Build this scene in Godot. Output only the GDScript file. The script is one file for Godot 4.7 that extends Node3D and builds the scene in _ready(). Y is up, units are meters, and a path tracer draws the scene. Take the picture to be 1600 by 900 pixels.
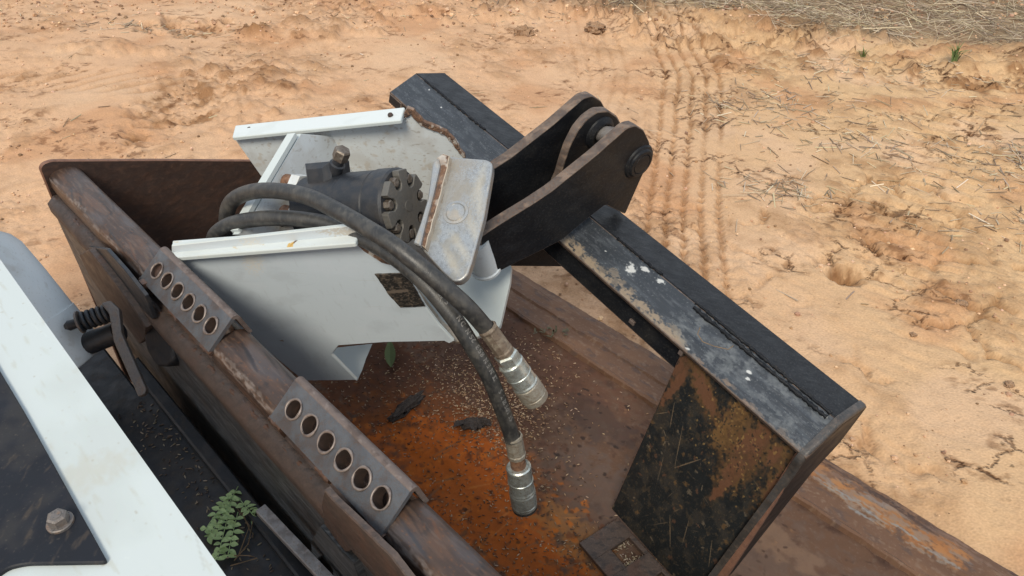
extends Node3D
# A worn loader bucket on sandy ground, with an auger drive attachment lying in it, seen from the loader's cab.
# World: y up, metres. Camera stands at EYE; the bucket has its own frame (u along it, t forward, y up).

const FOCAL := 1130.0
const PITCH := 38.0
const EYE := Vector3(0, 1.3, 0)
var rng := RandomNumberGenerator.new()
var cam_f: Vector3
var cam_u: Vector3
var corner: Vector3      # left rear top corner of the bucket, on the ground
var bu: Vector3          # along the bucket, to the right
var bt: Vector3          # bucket forward
var bank := []           # noise pictures as bytes, 512 x 512
var M := {}
var taken := {}

# ---------------------------------------------------------------- measuring
func ray(x: float, y: float) -> Vector3:
	return Vector3((x - 800.0) / FOCAL, 0, 0) + cam_u * ((450.0 - y) / FOCAL) + cam_f
func at(x: float, y: float, depth: float) -> Vector3:
	return EYE + ray(x, y) * depth
func cv(a: float, b: float, c: float) -> Vector3:
	return Vector3(a, 0, 0) + cam_u * b + cam_f * c
func on(x: float, y: float, p: Vector3, n: Vector3) -> Vector3:
	var r := ray(x, y)
	return EYE + r * ((p - EYE).dot(n) / r.dot(n))
func ony(x: float, y: float, h: float) -> Vector3:
	return on(x, y, Vector3(0, h, 0), Vector3.UP)
func bk(u: float, t: float, y: float) -> Vector3:
	return corner + bu * u + bt * t + Vector3(0, y, 0)

# ---------------------------------------------------------------- mesh builder
class MB:
	var v := PackedVector3Array()
	var n := PackedVector3Array()
	var uv := PackedVector2Array()
	func tri(a: Vector3, b: Vector3, c: Vector3, na: Vector3, nb: Vector3, nc: Vector3, ua := Vector2.ZERO, ub := Vector2.ZERO, uc := Vector2.ZERO) -> void:
		if (b - a).cross(c - a).dot(na + nb + nc) > 0.0:
			v.append_array([a, c, b]); n.append_array([na, nc, nb]); uv.append_array([ua, uc, ub])
		else:
			v.append_array([a, b, c]); n.append_array([na, nb, nc]); uv.append_array([ua, ub, uc])
	func quad(a: Vector3, b: Vector3, c: Vector3, d: Vector3, nn: Vector3, ua := Vector2(0, 0), ub := Vector2(1, 0), uc := Vector2(1, 1), ud := Vector2(0, 1)) -> void:
		tri(a, b, c, nn, nn, nn, ua, ub, uc)
		tri(a, c, d, nn, nn, nn, ua, uc, ud)
	func quads(a: Vector3, b: Vector3, c: Vector3, d: Vector3, na: Vector3, nb: Vector3, nc: Vector3, nd: Vector3, ua: Vector2, ub: Vector2, uc: Vector2, ud: Vector2) -> void:
		tri(a, b, c, na, nb, nc, ua, ub, uc)
		tri(a, c, d, na, nc, nd, ua, uc, ud)
	func arrays() -> Array:
		var a := []
		a.resize(Mesh.ARRAY_MAX)
		a[Mesh.ARRAY_VERTEX] = v; a[Mesh.ARRAY_NORMAL] = n; a[Mesh.ARRAY_TEX_UV] = uv
		return a
	# a plate: outline (a along ax, b along ay from o), front face towards nn, rounded front edge
	func prism(poly: PackedVector2Array, o: Vector3, ax: Vector3, ay: Vector3, nn: Vector3, th: float, bev := 0.0015, edge: MB = null, steps := 1) -> void:
		var e: MB = edge if edge else self
		if not Geometry2D.is_polygon_clockwise(poly):
			poly = poly.duplicate(); poly.reverse()
		var k := poly.size()
		var lo := poly[0]; var hi := poly[0]
		for p in poly:
			lo = lo.min(p); hi = hi.max(p)
		var sz := (hi - lo).max(Vector2(1e-5, 1e-5))
		var mit := PackedVector2Array()      # inward direction per corner
		var side := PackedVector2Array()     # outward normal per edge
		for i in k:
			var d := (poly[(i + 1) % k] - poly[i]).normalized()
			side.append(Vector2(-d.y, d.x))
		var area := 0.0
		for i in k:
			area += poly[i].cross(poly[(i + 1) % k])
		if area > 0.0:
			for i in k:
				side[i] = -side[i]
		for i in k:
			var m := side[i] + side[(i + k - 1) % k]
			var q := m.length_squared()
			mit.append(-m * (2.0 / maxf(q, 0.7)))
		var rings: Array[Vector3] = []
		for s in steps + 1:
			var ang := PI / 2 * s / steps
			rings.append(Vector3(bev * (1.0 - cos(ang)), -bev * (1.0 - sin(ang)), ang))   # inset, depth, angle (0 = side wall)
		var at3 := func(p: Vector2, z: float) -> Vector3: return o + ax * p.x + ay * p.y + nn * z
		var uvp := func(p: Vector2) -> Vector2: return (p - lo) / sz
		for s in steps:
			for i in k:
				var j := (i + 1) % k
				var so := ax * side[i].x + ay * side[i].y
				var n0 := (so * cos(rings[s][2]) + nn * sin(rings[s][2])).normalized()
				var n1 := (so * cos(rings[s + 1][2]) + nn * sin(rings[s + 1][2])).normalized()
				if steps == 1:
					n0 = (so + nn).normalized(); n1 = n0
				var a0 := poly[i] + mit[i] * rings[s][0]; var b0 := poly[j] + mit[j] * rings[s][0]
				var a1 := poly[i] + mit[i] * rings[s + 1][0]; var b1 := poly[j] + mit[j] * rings[s + 1][0]
				e.quads(at3.call(a0, rings[s][1]), at3.call(b0, rings[s][1]), at3.call(b1, rings[s + 1][1]), at3.call(a1, rings[s + 1][1]), n0, n0, n1, n1, uvp.call(a0), uvp.call(b0), uvp.call(b1), uvp.call(a1))
		var inner := PackedVector2Array()
		for i in k:
			inner.append(poly[i] + mit[i] * bev)
			var j := (i + 1) % k
			var so := ax * side[i].x + ay * side[i].y
			e.quad(at3.call(poly[i], -bev), at3.call(poly[j], -bev), at3.call(poly[j], -th), at3.call(poly[i], -th), so, uvp.call(poly[i]), uvp.call(poly[j]), uvp.call(poly[j]), uvp.call(poly[i]))
		var ids := Geometry2D.triangulate_polygon(inner)
		if ids.is_empty():
			inner = poly; ids = Geometry2D.triangulate_polygon(poly)
		for i in range(0, ids.size(), 3):
			tri(at3.call(inner[ids[i]], 0), at3.call(inner[ids[i + 1]], 0), at3.call(inner[ids[i + 2]], 0), nn, nn, nn, uvp.call(inner[ids[i]]), uvp.call(inner[ids[i + 1]]), uvp.call(inner[ids[i + 2]]))
			tri(at3.call(inner[ids[i]], -th), at3.call(inner[ids[i + 1]], -th), at3.call(inner[ids[i + 2]], -th), -nn, -nn, -nn, uvp.call(inner[ids[i]]), uvp.call(inner[ids[i + 1]]), uvp.call(inner[ids[i + 2]]))
	# rounded tube through points
	func tube(pts: PackedVector3Array, radii: Array, sides := 14, caps := true) -> void:
		var fr := MB.frames(pts)
		var run := 0.0
		for i in pts.size() - 1:
			var l := pts[i].distance_to(pts[i + 1])
			var r0: float = radii[mini(i, radii.size() - 1)]; var r1: float = radii[mini(i + 1, radii.size() - 1)]
			for s in sides:
				var q := []
				for c in [[i, s, r0, run], [i, s + 1, r0, run], [i + 1, s + 1, r1, run + l], [i + 1, s, r1, run + l]]:
					var ang: float = TAU * c[1] / sides
					var dir: Vector3 = fr[c[0]][0] * cos(ang) + fr[c[0]][1] * sin(ang)
					q.append([pts[c[0]] + dir * c[2], dir, Vector2(c[3] * 8.0, float(c[1]) / sides)])
				quads(q[0][0], q[1][0], q[2][0], q[3][0], q[0][1], q[1][1], q[2][1], q[3][1], q[0][2], q[1][2], q[2][2], q[3][2])
			run += l
		if caps:
			for e in [0, pts.size() - 1]:
				var nn: Vector3 = fr[e][2] * (-1.0 if e == 0 else 1.0)
				var r: float = radii[mini(e, radii.size() - 1)]
				for s in sides:
					var a0 := TAU * s / sides; var a1 := TAU * (s + 1) / sides
					tri(pts[e], pts[e] + (fr[e][0] * cos(a0) + fr[e][1] * sin(a0)) * r, pts[e] + (fr[e][0] * cos(a1) + fr[e][1] * sin(a1)) * r, nn, nn, nn)
	static func frames(pts: PackedVector3Array) -> Array:
		var out := []
		var ref := Vector3.UP
		for i in pts.size():
			var d := (pts[mini(i + 1, pts.size() - 1)] - pts[maxi(i - 1, 0)]).normalized()
			if i == 0 and absf(d.dot(ref)) > 0.9:
				ref = Vector3.RIGHT
			var a := (ref - d * ref.dot(d)).normalized()
			ref = a
			out.append([a, d.cross(a), d])
		return out
	# turned shape: profile of [radius, height along axis]; sides < 9 gives a nut
	func lathe(o: Vector3, axis: Vector3, prof: Array, sides := 24, turn := 0.0, smooth := true) -> void:
		axis = axis.normalized()
		var a := axis.cross(Vector3.UP if absf(axis.y) < 0.9 else Vector3.RIGHT).normalized()
		var b := axis.cross(a)
		for i in prof.size() - 1:
			var r0: float = prof[i][0]; var h0: float = prof[i][1]; var r1: float = prof[i + 1][0]; var h1: float = prof[i + 1][1]
			var sl := Vector2(h1 - h0, r0 - r1)
			if sl.length() < 1e-7:
				continue
			sl = sl.normalized()
			for s in sides:
				var a0 := TAU * s / sides + turn; var a1 := TAU * (s + 1) / sides + turn
				var d0 := a * cos(a0) + b * sin(a0); var d1 := a * cos(a1) + b * sin(a1)
				var dm := (d0 + d1).normalized()
				var n0 := ((d0 if smooth else dm) * sl.x + axis * sl.y).normalized()
				var n1 := ((d1 if smooth else dm) * sl.x + axis * sl.y).normalized()
				quads(o + d0 * r0 + axis * h0, o + d1 * r0 + axis * h0, o + d1 * r1 + axis * h1, o + d0 * r1 + axis * h1, n0, n1, n1, n0, Vector2(float(s) / sides, h0 * 10), Vector2(float(s + 1) / sides, h0 * 10), Vector2(float(s + 1) / sides, h1 * 10), Vector2(float(s) / sides, h1 * 10))
	func box(c: Vector3, x: Vector3, y: Vector3, z: Vector3, bev := 0.0015) -> void:   # half axes
		var p := PackedVector2Array([Vector2(-x.length(), -y.length()), Vector2(x.length(), -y.length()), Vector2(x.length(), y.length()), Vector2(-x.length(), y.length())])
		prism(p, c + z, x.normalized(), y.normalized(), z.normalized(), z.length() * 2.0, bev)

func round_poly(pts: Array, r: float, seg := 4) -> PackedVector2Array:
	var out := PackedVector2Array()
	var k := pts.size()
	for i in k:
		var p: Vector2 = pts[i]; var a: Vector2 = pts[(i + k - 1) % k]; var b: Vector2 = pts[(i + 1) % k]
		var da := (a - p); var db := (b - p)
		var l := minf(r, minf(da.length(), db.length()) * 0.45)
		var p0 := p + da.normalized() * l; var p1 := p + db.normalized() * l
		for s in seg + 1:
			var f := float(s) / seg
			out.append(p0.lerp(p, f).lerp(p.lerp(p1, f), f))
	return out

func ragged(pts: Array, step: float, amp: float) -> PackedVector2Array:   # an outline with torn, uneven edges
	var out := PackedVector2Array()
	for i in pts.size():
		var a: Vector2 = pts[i]; var b: Vector2 = pts[(i + 1) % pts.size()]
		var m := maxi(1, int(a.distance_to(b) / step))
		for s in m:
			out.append(a.lerp(b, float(s) / m) + Vector2(rng.randf_range(-amp, amp), rng.randf_range(-amp, amp)))
	return out

# outline given as sights on a plane -> 2D outline in the plane's own axes
func flat(sights: Array, o: Vector3, ax: Vector3, ay: Vector3, nn: Vector3) -> Array:
	var out := []
	for s in sights:
		var p := on(s[0], s[1], o, nn) - o
		out.append(Vector2(p.dot(ax), p.dot(ay)))
	return out

# ---------------------------------------------------------------- nodes
func numbered(called: String) -> String:
	taken[called] = taken.get(called, 0) + 1
	return called if taken[called] == 1 else "%s_%03d" % [called, taken[called] - 1]

func thing(called: String, label: String, category: String, where: Vector3, group := "") -> Node3D:
	var o := Node3D.new()
	o.name = numbered(called)
	o.position = where
	add_child(o)
	o.set_meta("label", label)
	o.set_meta("category", category)
	if group:
		o.set_meta("group", group)
	return o

func origin_of(parent: Node) -> Vector3:
	var p := Vector3.ZERO
	while parent is Node3D and parent != self:
		p += parent.position
		parent = parent.get_parent()
	return p

func part(called: String, parent: Node, mbs: Array, mats: Array, label := "") -> MeshInstance3D:
	var off := origin_of(parent)
	var am := ArrayMesh.new()
	var used := 0
	for i in mbs.size():
		var mb: MB = mbs[i]
		if mb.v.is_empty():
			continue
		for k in mb.v.size():
			mb.v[k] -= off
		am.add_surface_from_arrays(Mesh.PRIMITIVE_TRIANGLES, mb.arrays())
		am.surface_set_material(used, mats[i])
		used += 1
	var o := MeshInstance3D.new()
	o.name = called
	o.mesh = am
	o.cast_shadow = GeometryInstance3D.SHADOW_CASTING_SETTING_ON
	parent.add_child(o, true)
	if label:
		o.set_meta("label", label)
	return o

func plate(called: String, parent: Node, sights: Array, o: Vector3, nn: Vector3, th: float, mats: Array, r := 0.004, bev := 0.0015, rag := 0.0, steps := 1, ax0 := Vector3.ZERO, label := "") -> MeshInstance3D:
	var ax := ax0
	if ax == Vector3.ZERO:
		ax = Vector3(1, 0, 0)
	ax = (ax - nn * ax.dot(nn)).normalized()
	var ay := nn.cross(ax)
	var pts := flat(sights, o, ax, ay, nn)
	var poly := ragged(pts, 0.006, rag) if rag > 0.0 else round_poly(pts, r) if r > 0.0 else PackedVector2Array(pts)
	var a := MB.new(); var e := MB.new()
	a.prism(poly, o, ax, ay, nn, th, bev, e, steps)
	return part(called, parent, [a, e], [mats[0], mats[mini(1, mats.size() - 1)]], label)

# ---------------------------------------------------------------- textures
func make_bank() -> void:
	var specs := [[0.008, 4, 0], [0.02, 4, 0], [0.06, 3, 0], [0.2, 2, 0], [0.03, 2, 1], [0.012, 5, 2]]
	for i in specs.size():
		var nz := FastNoiseLite.new()
		nz.seed = 11 + i * 7
		nz.noise_type = [FastNoiseLite.TYPE_SIMPLEX_SMOOTH, FastNoiseLite.TYPE_CELLULAR, FastNoiseLite.TYPE_SIMPLEX][specs[i][2]]
		nz.frequency = specs[i][0]
		nz.fractal_octaves = specs[i][1]
		if specs[i][2] == 2:
			nz.fractal_type = FastNoiseLite.FRACTAL_RIDGED
		var im := nz.get_seamless_image(512, 512)
		im.convert(Image.FORMAT_L8)
		bank.append(im.get_data())

func srgb(r: float, g: float, b: float) -> Color:
	return Color(r, g, b).linear_to_srgb()

# layers: [noise, scale x, scale y, low, high, colour, strength]; noise values run 0..1
func weather(w: int, h: int, base: Color, layers: Array) -> Image:
	var luts := []
	for l in layers:
		var lut := PackedFloat32Array()
		for i in 256:
			var f := i / 255.0
			lut.append(smoothstep(l[3], l[4], f) * l[6] if l[4] > l[3] else (1.0 - smoothstep(l[4], l[3], f)) * l[6])
		luts.append(lut)
	var data := PackedByteArray()
	data.resize(w * h * 3)
	var nl := layers.size()
	var k := 0
	for y in h:
		var rows := []
		for l in layers:
			rows.append(((int(y * l[2]) & 511) << 9))
		for x in w:
			var c := base
			for i in nl:
				var l: Array = layers[i]
				var f: float = luts[i][bank[l[0]][rows[i] + (int(x * l[1]) & 511)]]
				if f > 0.003:
					c = c.lerp(l[5], f)
			data[k] = int(c.r * 255.0); data[k + 1] = int(c.g * 255.0); data[k + 2] = int(c.b * 255.0)
			k += 3
	return Image.create_from_data(w, h, false, Image.FORMAT_RGB8, data)

# a stain with an uneven outline
func blotch(im: Image, cx: float, cy: float, rx: float, ry: float, turn: float, col: Color, strength := 1.0, rough := 0.5, noise := 1, soft := 0.12, grain := 3) -> void:
	var w := im.get_width(); var h := im.get_height()
	var r := maxf(rx, ry) * 1.6
	var ca := cos(turn); var sa := sin(turn)
	for y in range(maxi(0, int(cy - r)), mini(h, int(cy + r))):
		for x in range(maxi(0, int(cx - r)), mini(w, int(cx + r))):
			var dx := x - cx; var dy := y - cy
			var d := Vector2((dx * ca + dy * sa) / rx, (-dx * sa + dy * ca) / ry).length()
			if d > 1.6:
				continue
			var nz: float = bank[noise][((y * 2 & 511) << 9) + (x * 2 & 511)] / 255.0 - 0.5
			var ng: float = bank[grain][((y & 511) << 9) + (x & 511)] / 255.0
			var f := (1.0 - smoothstep(1.0 - soft, 1.0 + soft, d + nz * rough * 2.0 + (ng - 0.5) * rough * 0.5)) * strength
			if f > 0.01:
				im.set_pixel(x, y, im.get_pixel(x, y).lerp(col, f))

func scratch(im: Image, x0: float, y0: float, x1: float, y1: float, wd: float, col: Color, strength := 0.8) -> void:
	var w := im.get_width(); var h := im.get_height()
	var a := Vector2(x0, y0); var b := Vector2(x1, y1)
	var m := int(a.distance_to(b)) + 1
	var rr := int(ceil(wd))
	for s in m:
		var f := float(s) / m
		var p := a.lerp(b, f)
		var ww := wd * (0.5 + 0.5 * sin(f * PI))
		for dy in range(-rr, rr + 1):
			for dx in range(-rr, rr + 1):
				var x := int(p.x) + dx; var y := int(p.y) + dy
				if x >= 0 and y >= 0 and x < w and y < h and Vector2(dx, dy).length() <= ww:
					im.set_pixel(x, y, im.get_pixel(x, y).lerp(col, strength * 0.6))

func grey(noise: int, lo: float, hi: float) -> ImageTexture:
	var d: PackedByteArray = bank[noise].duplicate()
	for i in d.size():
		d[i] = int(clampf(lo + (hi - lo) * d[i] / 255.0, 0, 1) * 255.0)
	return ImageTexture.create_from_image(Image.create_from_data(512, 512, false, Image.FORMAT_L8, d))

var gtex := {}
func greytex(noise: int, lo: float, hi: float) -> ImageTexture:
	var key := "%d %f %f" % [noise, lo, hi]
	if not gtex.has(key):
		gtex[key] = grey(noise, lo, hi)
	return gtex[key]

func mat(im: Image, tri_scale: float, rough_lo: float, rough_hi: float, metal := 0.0, bump := 0.0, bump_noise := 2, spec := 0.5) -> StandardMaterial3D:
	var m := StandardMaterial3D.new()
	if im:
		m.albedo_texture = ImageTexture.create_from_image(im)
	if tri_scale > 0.0:
		m.uv1_triplanar = true
		m.uv1_scale = Vector3.ONE * tri_scale
	m.roughness_texture = greytex(1, rough_lo, rough_hi)
	m.roughness_texture_channel = BaseMaterial3D.TEXTURE_CHANNEL_RED
	m.metallic = metal
	m.metallic_specular = spec
	if bump != 0.0:
		m.heightmap_enabled = true
		m.heightmap_texture = greytex(bump_noise, 0.0, 1.0)
		m.heightmap_scale = bump
	return m

func make_materials() -> void:
	var rust := srgb(0.16, 0.065, 0.028)
	var orange := srgb(0.3, 0.1, 0.022)
	var brown := srgb(0.085, 0.043, 0.027)
	var dust := srgb(0.3, 0.21, 0.13)
	var black := srgb(0.008, 0.009, 0.0115)
	var grey_steel := srgb(0.2, 0.2, 0.21)
	# black paint with dust and chips
	M.black = mat(weather(512, 512, black, [[1, 1, 1, 0.45, 0.8, srgb(0.016, 0.0175, 0.021), 0.8], [0, 1, 1, 0.6, 0.85, srgb(0.034, 0.031, 0.028), 0.5], [3, 1, 1, 0.66, 0.82, srgb(0.09, 0.085, 0.075), 0.55], [5, 1, 1, 0.82, 0.95, srgb(0.13, 0.09, 0.06), 0.5]]), 2.2, 0.32, 0.62, 0.0, 0.05, 2, 0.32)
	M.black_edge = mat(weather(256, 256, srgb(0.1, 0.078, 0.064), [[2, 1, 1, 0.45, 0.7, srgb(0.055, 0.04, 0.035), 0.8], [1, 1, 2, 0.5, 0.75, srgb(0.24, 0.17, 0.125), 0.8], [3, 1, 1, 0.65, 0.8, rust, 0.6]]), 4.0, 0.5, 0.8, 0.1, 0.05, 3)
	# rubbed brown steel of the bucket
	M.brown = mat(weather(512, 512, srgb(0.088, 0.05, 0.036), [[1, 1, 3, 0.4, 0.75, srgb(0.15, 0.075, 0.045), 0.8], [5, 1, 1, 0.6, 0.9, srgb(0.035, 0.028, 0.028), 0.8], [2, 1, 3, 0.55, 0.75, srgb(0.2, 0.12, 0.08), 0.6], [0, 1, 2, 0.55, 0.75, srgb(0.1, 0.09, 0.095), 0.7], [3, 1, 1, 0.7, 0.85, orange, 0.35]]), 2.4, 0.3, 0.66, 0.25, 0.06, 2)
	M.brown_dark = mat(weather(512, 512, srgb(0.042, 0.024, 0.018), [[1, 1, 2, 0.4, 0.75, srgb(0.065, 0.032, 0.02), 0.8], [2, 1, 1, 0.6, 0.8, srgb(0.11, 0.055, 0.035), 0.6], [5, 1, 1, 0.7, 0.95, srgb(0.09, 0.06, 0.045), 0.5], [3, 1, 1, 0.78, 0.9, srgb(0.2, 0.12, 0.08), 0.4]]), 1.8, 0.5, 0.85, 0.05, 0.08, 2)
	M.rear = mat(weather(512, 512, srgb(0.06, 0.064, 0.067), [[1, 0.5, 4, 0.48, 0.72, srgb(0.17, 0.178, 0.18), 0.75], [2, 0.5, 3, 0.58, 0.78, srgb(0.27, 0.275, 0.27), 0.6], [0, 1, 1, 0.6, 0.8, srgb(0.08, 0.06, 0.048), 0.5], [5, 1, 1, 0.8, 0.95, srgb(0.012, 0.012, 0.012), 0.7]]), 2.2, 0.35, 0.7, 0.1, 0.05, 2)
	M.rust_plate = mat(weather(512, 512, srgb(0.2, 0.1, 0.065), [[1, 1, 1, 0.45, 0.75, srgb(0.12, 0.06, 0.042), 0.8], [2, 1, 1, 0.6, 0.8, srgb(0.27, 0.15, 0.1), 0.6], [3, 1, 1, 0.65, 0.85, srgb(0.06, 0.04, 0.035), 0.6]]), 3.0, 0.5, 0.85, 0.1, 0.06, 2)
	var tb := weather(1024, 160, srgb(0.066, 0.043, 0.034), [[1, 0.6, 2, 0.45, 0.75, srgb(0.12, 0.068, 0.045), 0.8], [5, 1, 2, 0.62, 0.92, srgb(0.03, 0.026, 0.026), 0.7], [2, 0.5, 2.5, 0.58, 0.78, srgb(0.15, 0.1, 0.075), 0.6], [0, 1, 1, 0.55, 0.75, srgb(0.1, 0.09, 0.095), 0.6], [3, 1, 1, 0.7, 0.85, srgb(0.3, 0.1, 0.03), 0.35]])
	for i in 60:
		var x := rng.randf_range(0, 1024); var y := rng.randf_range(60, 110)
		scratch(tb, x, y, x + rng.randf_range(15, 50), y + rng.randf_range(-14, -3), rng.randf_range(1.0, 2.4), [srgb(0.03, 0.027, 0.028), srgb(0.18, 0.075, 0.035), srgb(0.14, 0.1, 0.07), srgb(0.035, 0.04, 0.05)][i % 4], 0.3)
	for i in 150:
		blotch(tb, rng.randf_range(0, 1024), 50 + rng.randfn(0, 3), rng.randf_range(4, 16), rng.randf_range(1.0, 2.6), 0.0, srgb(0.3, 0.27, 0.255), 0.4, 0.9, 2, 0.4)
	M.tube = mat(tb, 0.0, 0.3, 0.5, 0.3, 0.05, 2)
	M.gloss = mat(weather(512, 512, srgb(0.008, 0.009, 0.011), [[1, 0.5, 2, 0.45, 0.75, srgb(0.016, 0.018, 0.021), 0.8], [3, 1, 1, 0.66, 0.8, srgb(0.08, 0.08, 0.08), 0.6], [2, 0.5, 2, 0.6, 0.8, srgb(0.03, 0.032, 0.035), 0.6]]), 2.2, 0.32, 0.6, 0.0, 0.05, 2, 0.34)
	M.capedge = mat(weather(256, 256, srgb(0.055, 0.047, 0.042), [[1, 1, 1, 0.45, 0.7, srgb(0.03, 0.029, 0.029), 0.8], [2, 1, 1, 0.55, 0.75, srgb(0.13, 0.1, 0.082), 0.6], [0, 1, 1, 0.55, 0.75, srgb(0.085, 0.085, 0.088), 0.6], [3, 1, 1, 0.68, 0.82, srgb(0.2, 0.12, 0.08), 0.5]]), 4.0, 0.35, 0.6, 0.1, 0.05, 2)
	M.ledge = mat(weather(512, 512, srgb(0.095, 0.068, 0.056), [[1, 1, 2, 0.45, 0.75, srgb(0.05, 0.04, 0.036), 0.8], [2, 1, 2, 0.6, 0.8, srgb(0.16, 0.11, 0.085), 0.6], [0, 1, 1, 0.55, 0.75, srgb(0.12, 0.065, 0.045), 0.6], [3, 1, 1, 0.65, 0.85, srgb(0.035, 0.028, 0.026), 0.6]]), 3.0, 0.4, 0.75, 0.15, 0.06, 2)
	M.strip = mat(weather(512, 512, srgb(0.125, 0.135, 0.15), [[1, 1, 1, 0.5, 0.75, srgb(0.085, 0.085, 0.09), 0.8], [2, 1, 1, 0.6, 0.8, srgb(0.15, 0.095, 0.07), 0.7], [0, 1, 1, 0.45, 0.3, srgb(0.1, 0.07, 0.06), 0.7], [0, 1, 1, 0.55, 0.75, srgb(0.17, 0.18, 0.195), 0.6], [3, 1, 1, 0.7, 0.85, rust, 0.5]]), 4.0, 0.26, 0.5, 0.5, 0.03, 3)
	M.strip_edge = mat(weather(256, 256, srgb(0.15, 0.115, 0.1), [[1, 1, 1, 0.5, 0.7, srgb(0.09, 0.065, 0.055), 0.8], [2, 1, 1, 0.6, 0.8, srgb(0.25, 0.21, 0.19), 0.6]]), 5.0, 0.4, 0.7, 0.3, 0.04, 3)
	# white paint, a little dirty
	M.white = mat(weather(512, 512, srgb(0.5, 0.545, 0.535), [[0, 1, 1, 0.6, 0.85, srgb(0.45, 0.485, 0.47), 0.6], [5, 1, 1, 0.86, 0.97, srgb(0.5, 0.4, 0.3), 0.35], [3, 1, 1, 0.84, 0.93, srgb(0.42, 0.33, 0.25), 0.4], [2, 1, 0.4, 0.74, 0.86, srgb(0.62, 0.58, 0.5), 0.4]]), 1.7, 0.28, 0.5, 0.0, 0.02, 1)
	M.white_grey = mat(weather(512, 512, srgb(0.62, 0.66, 0.67), [[0, 1, 1, 0.5, 0.8, srgb(0.68, 0.71, 0.71), 0.6], [1, 1, 1, 0.66, 0.85, srgb(0.4, 0.37, 0.32), 0.5], [3, 1, 1, 0.78, 0.9, srgb(0.25, 0.2, 0.15), 0.5]]), 2.0, 0.3, 0.5, 0.0, 0.02, 1)
	M.white_inner = mat(weather(512, 512, srgb(0.57, 0.6, 0.61), [[0, 1, 1, 0.5, 0.78, srgb(0.47, 0.47, 0.45), 0.7], [1, 1, 1, 0.62, 0.8, srgb(0.4, 0.33, 0.25), 0.5], [2, 0.6, 1, 0.7, 0.85, srgb(0.2, 0.16, 0.12), 0.5], [3, 1, 1, 0.8, 0.9, srgb(0.2, 0.12, 0.07), 0.5]]), 2.6, 0.35, 0.6, 0.0, 0.03, 1)
	M.cream = mat(weather(256, 256, srgb(0.46, 0.38, 0.29), [[0, 1, 1, 0.5, 0.8, srgb(0.55, 0.52, 0.46), 0.7], [2, 1, 1, 0.55, 0.75, srgb(0.3, 0.22, 0.15), 0.6], [3, 1, 1, 0.7, 0.85, srgb(0.17, 0.11, 0.07), 0.5]]), 4.0, 0.45, 0.7)
	M.torn = mat(weather(256, 256, srgb(0.13, 0.07, 0.042), [[1, 1, 1, 0.5, 0.7, srgb(0.05, 0.032, 0.025), 0.9], [2, 1, 1, 0.58, 0.75, srgb(0.3, 0.17, 0.1), 0.7], [0, 2, 2, 0.58, 0.7, srgb(0.5, 0.48, 0.44), 0.8]]), 8.0, 0.6, 0.9, 0.0, 0.15, 2)
	M.zinc = mat(weather(512, 512, srgb(0.34, 0.35, 0.355), [[2, 1, 1, 0.45, 0.75, srgb(0.33, 0.34, 0.34), 0.7], [1, 1, 1, 0.55, 0.8, srgb(0.5, 0.43, 0.33), 0.6], [3, 1, 1, 0.6, 0.8, srgb(0.62, 0.64, 0.66), 0.6], [0, 1, 1, 0.6, 0.8, srgb(0.42, 0.34, 0.25), 0.6]]), 4.5, 0.28, 0.5, 0.55, 0.03, 3)
	M.coupler = mat(weather(256, 256, srgb(0.62, 0.66, 0.62), [[1, 1, 1, 0.45, 0.7, srgb(0.36, 0.37, 0.34), 0.7], [2, 1, 1, 0.58, 0.8, srgb(0.36, 0.3, 0.22), 0.7], [3, 1, 1, 0.65, 0.8, srgb(0.22, 0.17, 0.12), 0.5]]), 9.0, 0.2, 0.45, 0.75, 0.02, 3)
	M.coupler_dirty = mat(weather(256, 256, srgb(0.36, 0.33, 0.27), [[1, 1, 3, 0.4, 0.7, srgb(0.24, 0.19, 0.14), 0.8], [2, 1, 3, 0.58, 0.8, srgb(0.5, 0.49, 0.45), 0.7], [3, 1, 1, 0.65, 0.8, srgb(0.15, 0.1, 0.07), 0.5]]), 9.0, 0.35, 0.6, 0.5, 0.05, 3)
	M.ferrule = mat(weather(256, 256, srgb(0.2, 0.15, 0.11), [[1, 1, 1, 0.4, 0.7, srgb(0.33, 0.28, 0.21), 0.8], [2, 1, 1, 0.58, 0.8, srgb(0.1, 0.07, 0.05), 0.7]]), 9.0, 0.4, 0.6, 0.4, 0.05, 3)
	M.hose = mat(weather(512, 512, srgb(0.024, 0.024, 0.024), [[1, 1, 1, 0.42, 0.75, srgb(0.055, 0.052, 0.047), 0.8], [0, 1, 1, 0.55, 0.8, srgb(0.1, 0.09, 0.075), 0.6], [2, 1, 0.5, 0.55, 0.8, srgb(0.1, 0.09, 0.078), 0.5], [3, 1, 1, 0.75, 0.9, srgb(0.02, 0.02, 0.02), 0.6]]), 5.0, 0.34, 0.58, 0.0, 0.03, 3)
	M.motor = mat(weather(512, 512, srgb(0.015, 0.018, 0.024), [[1, 1, 1, 0.45, 0.75, srgb(0.03, 0.03, 0.033), 0.8], [0, 1, 1, 0.55, 0.8, srgb(0.07, 0.055, 0.042), 0.5], [3, 1, 1, 0.74, 0.88, srgb(0.2, 0.16, 0.12), 0.4]]), 5.0, 0.35, 0.6, 0.0, 0.03, 2)
	M.motor_face = mat(weather(256, 256, srgb(0.1, 0.096, 0.088), [[1, 1, 1, 0.4, 0.7, srgb(0.11, 0.1, 0.085), 0.8], [2, 1, 1, 0.6, 0.8, srgb(0.16, 0.135, 0.11), 0.6]]), 7.0, 0.4, 0.65, 0.05, 0.05, 2)
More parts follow.
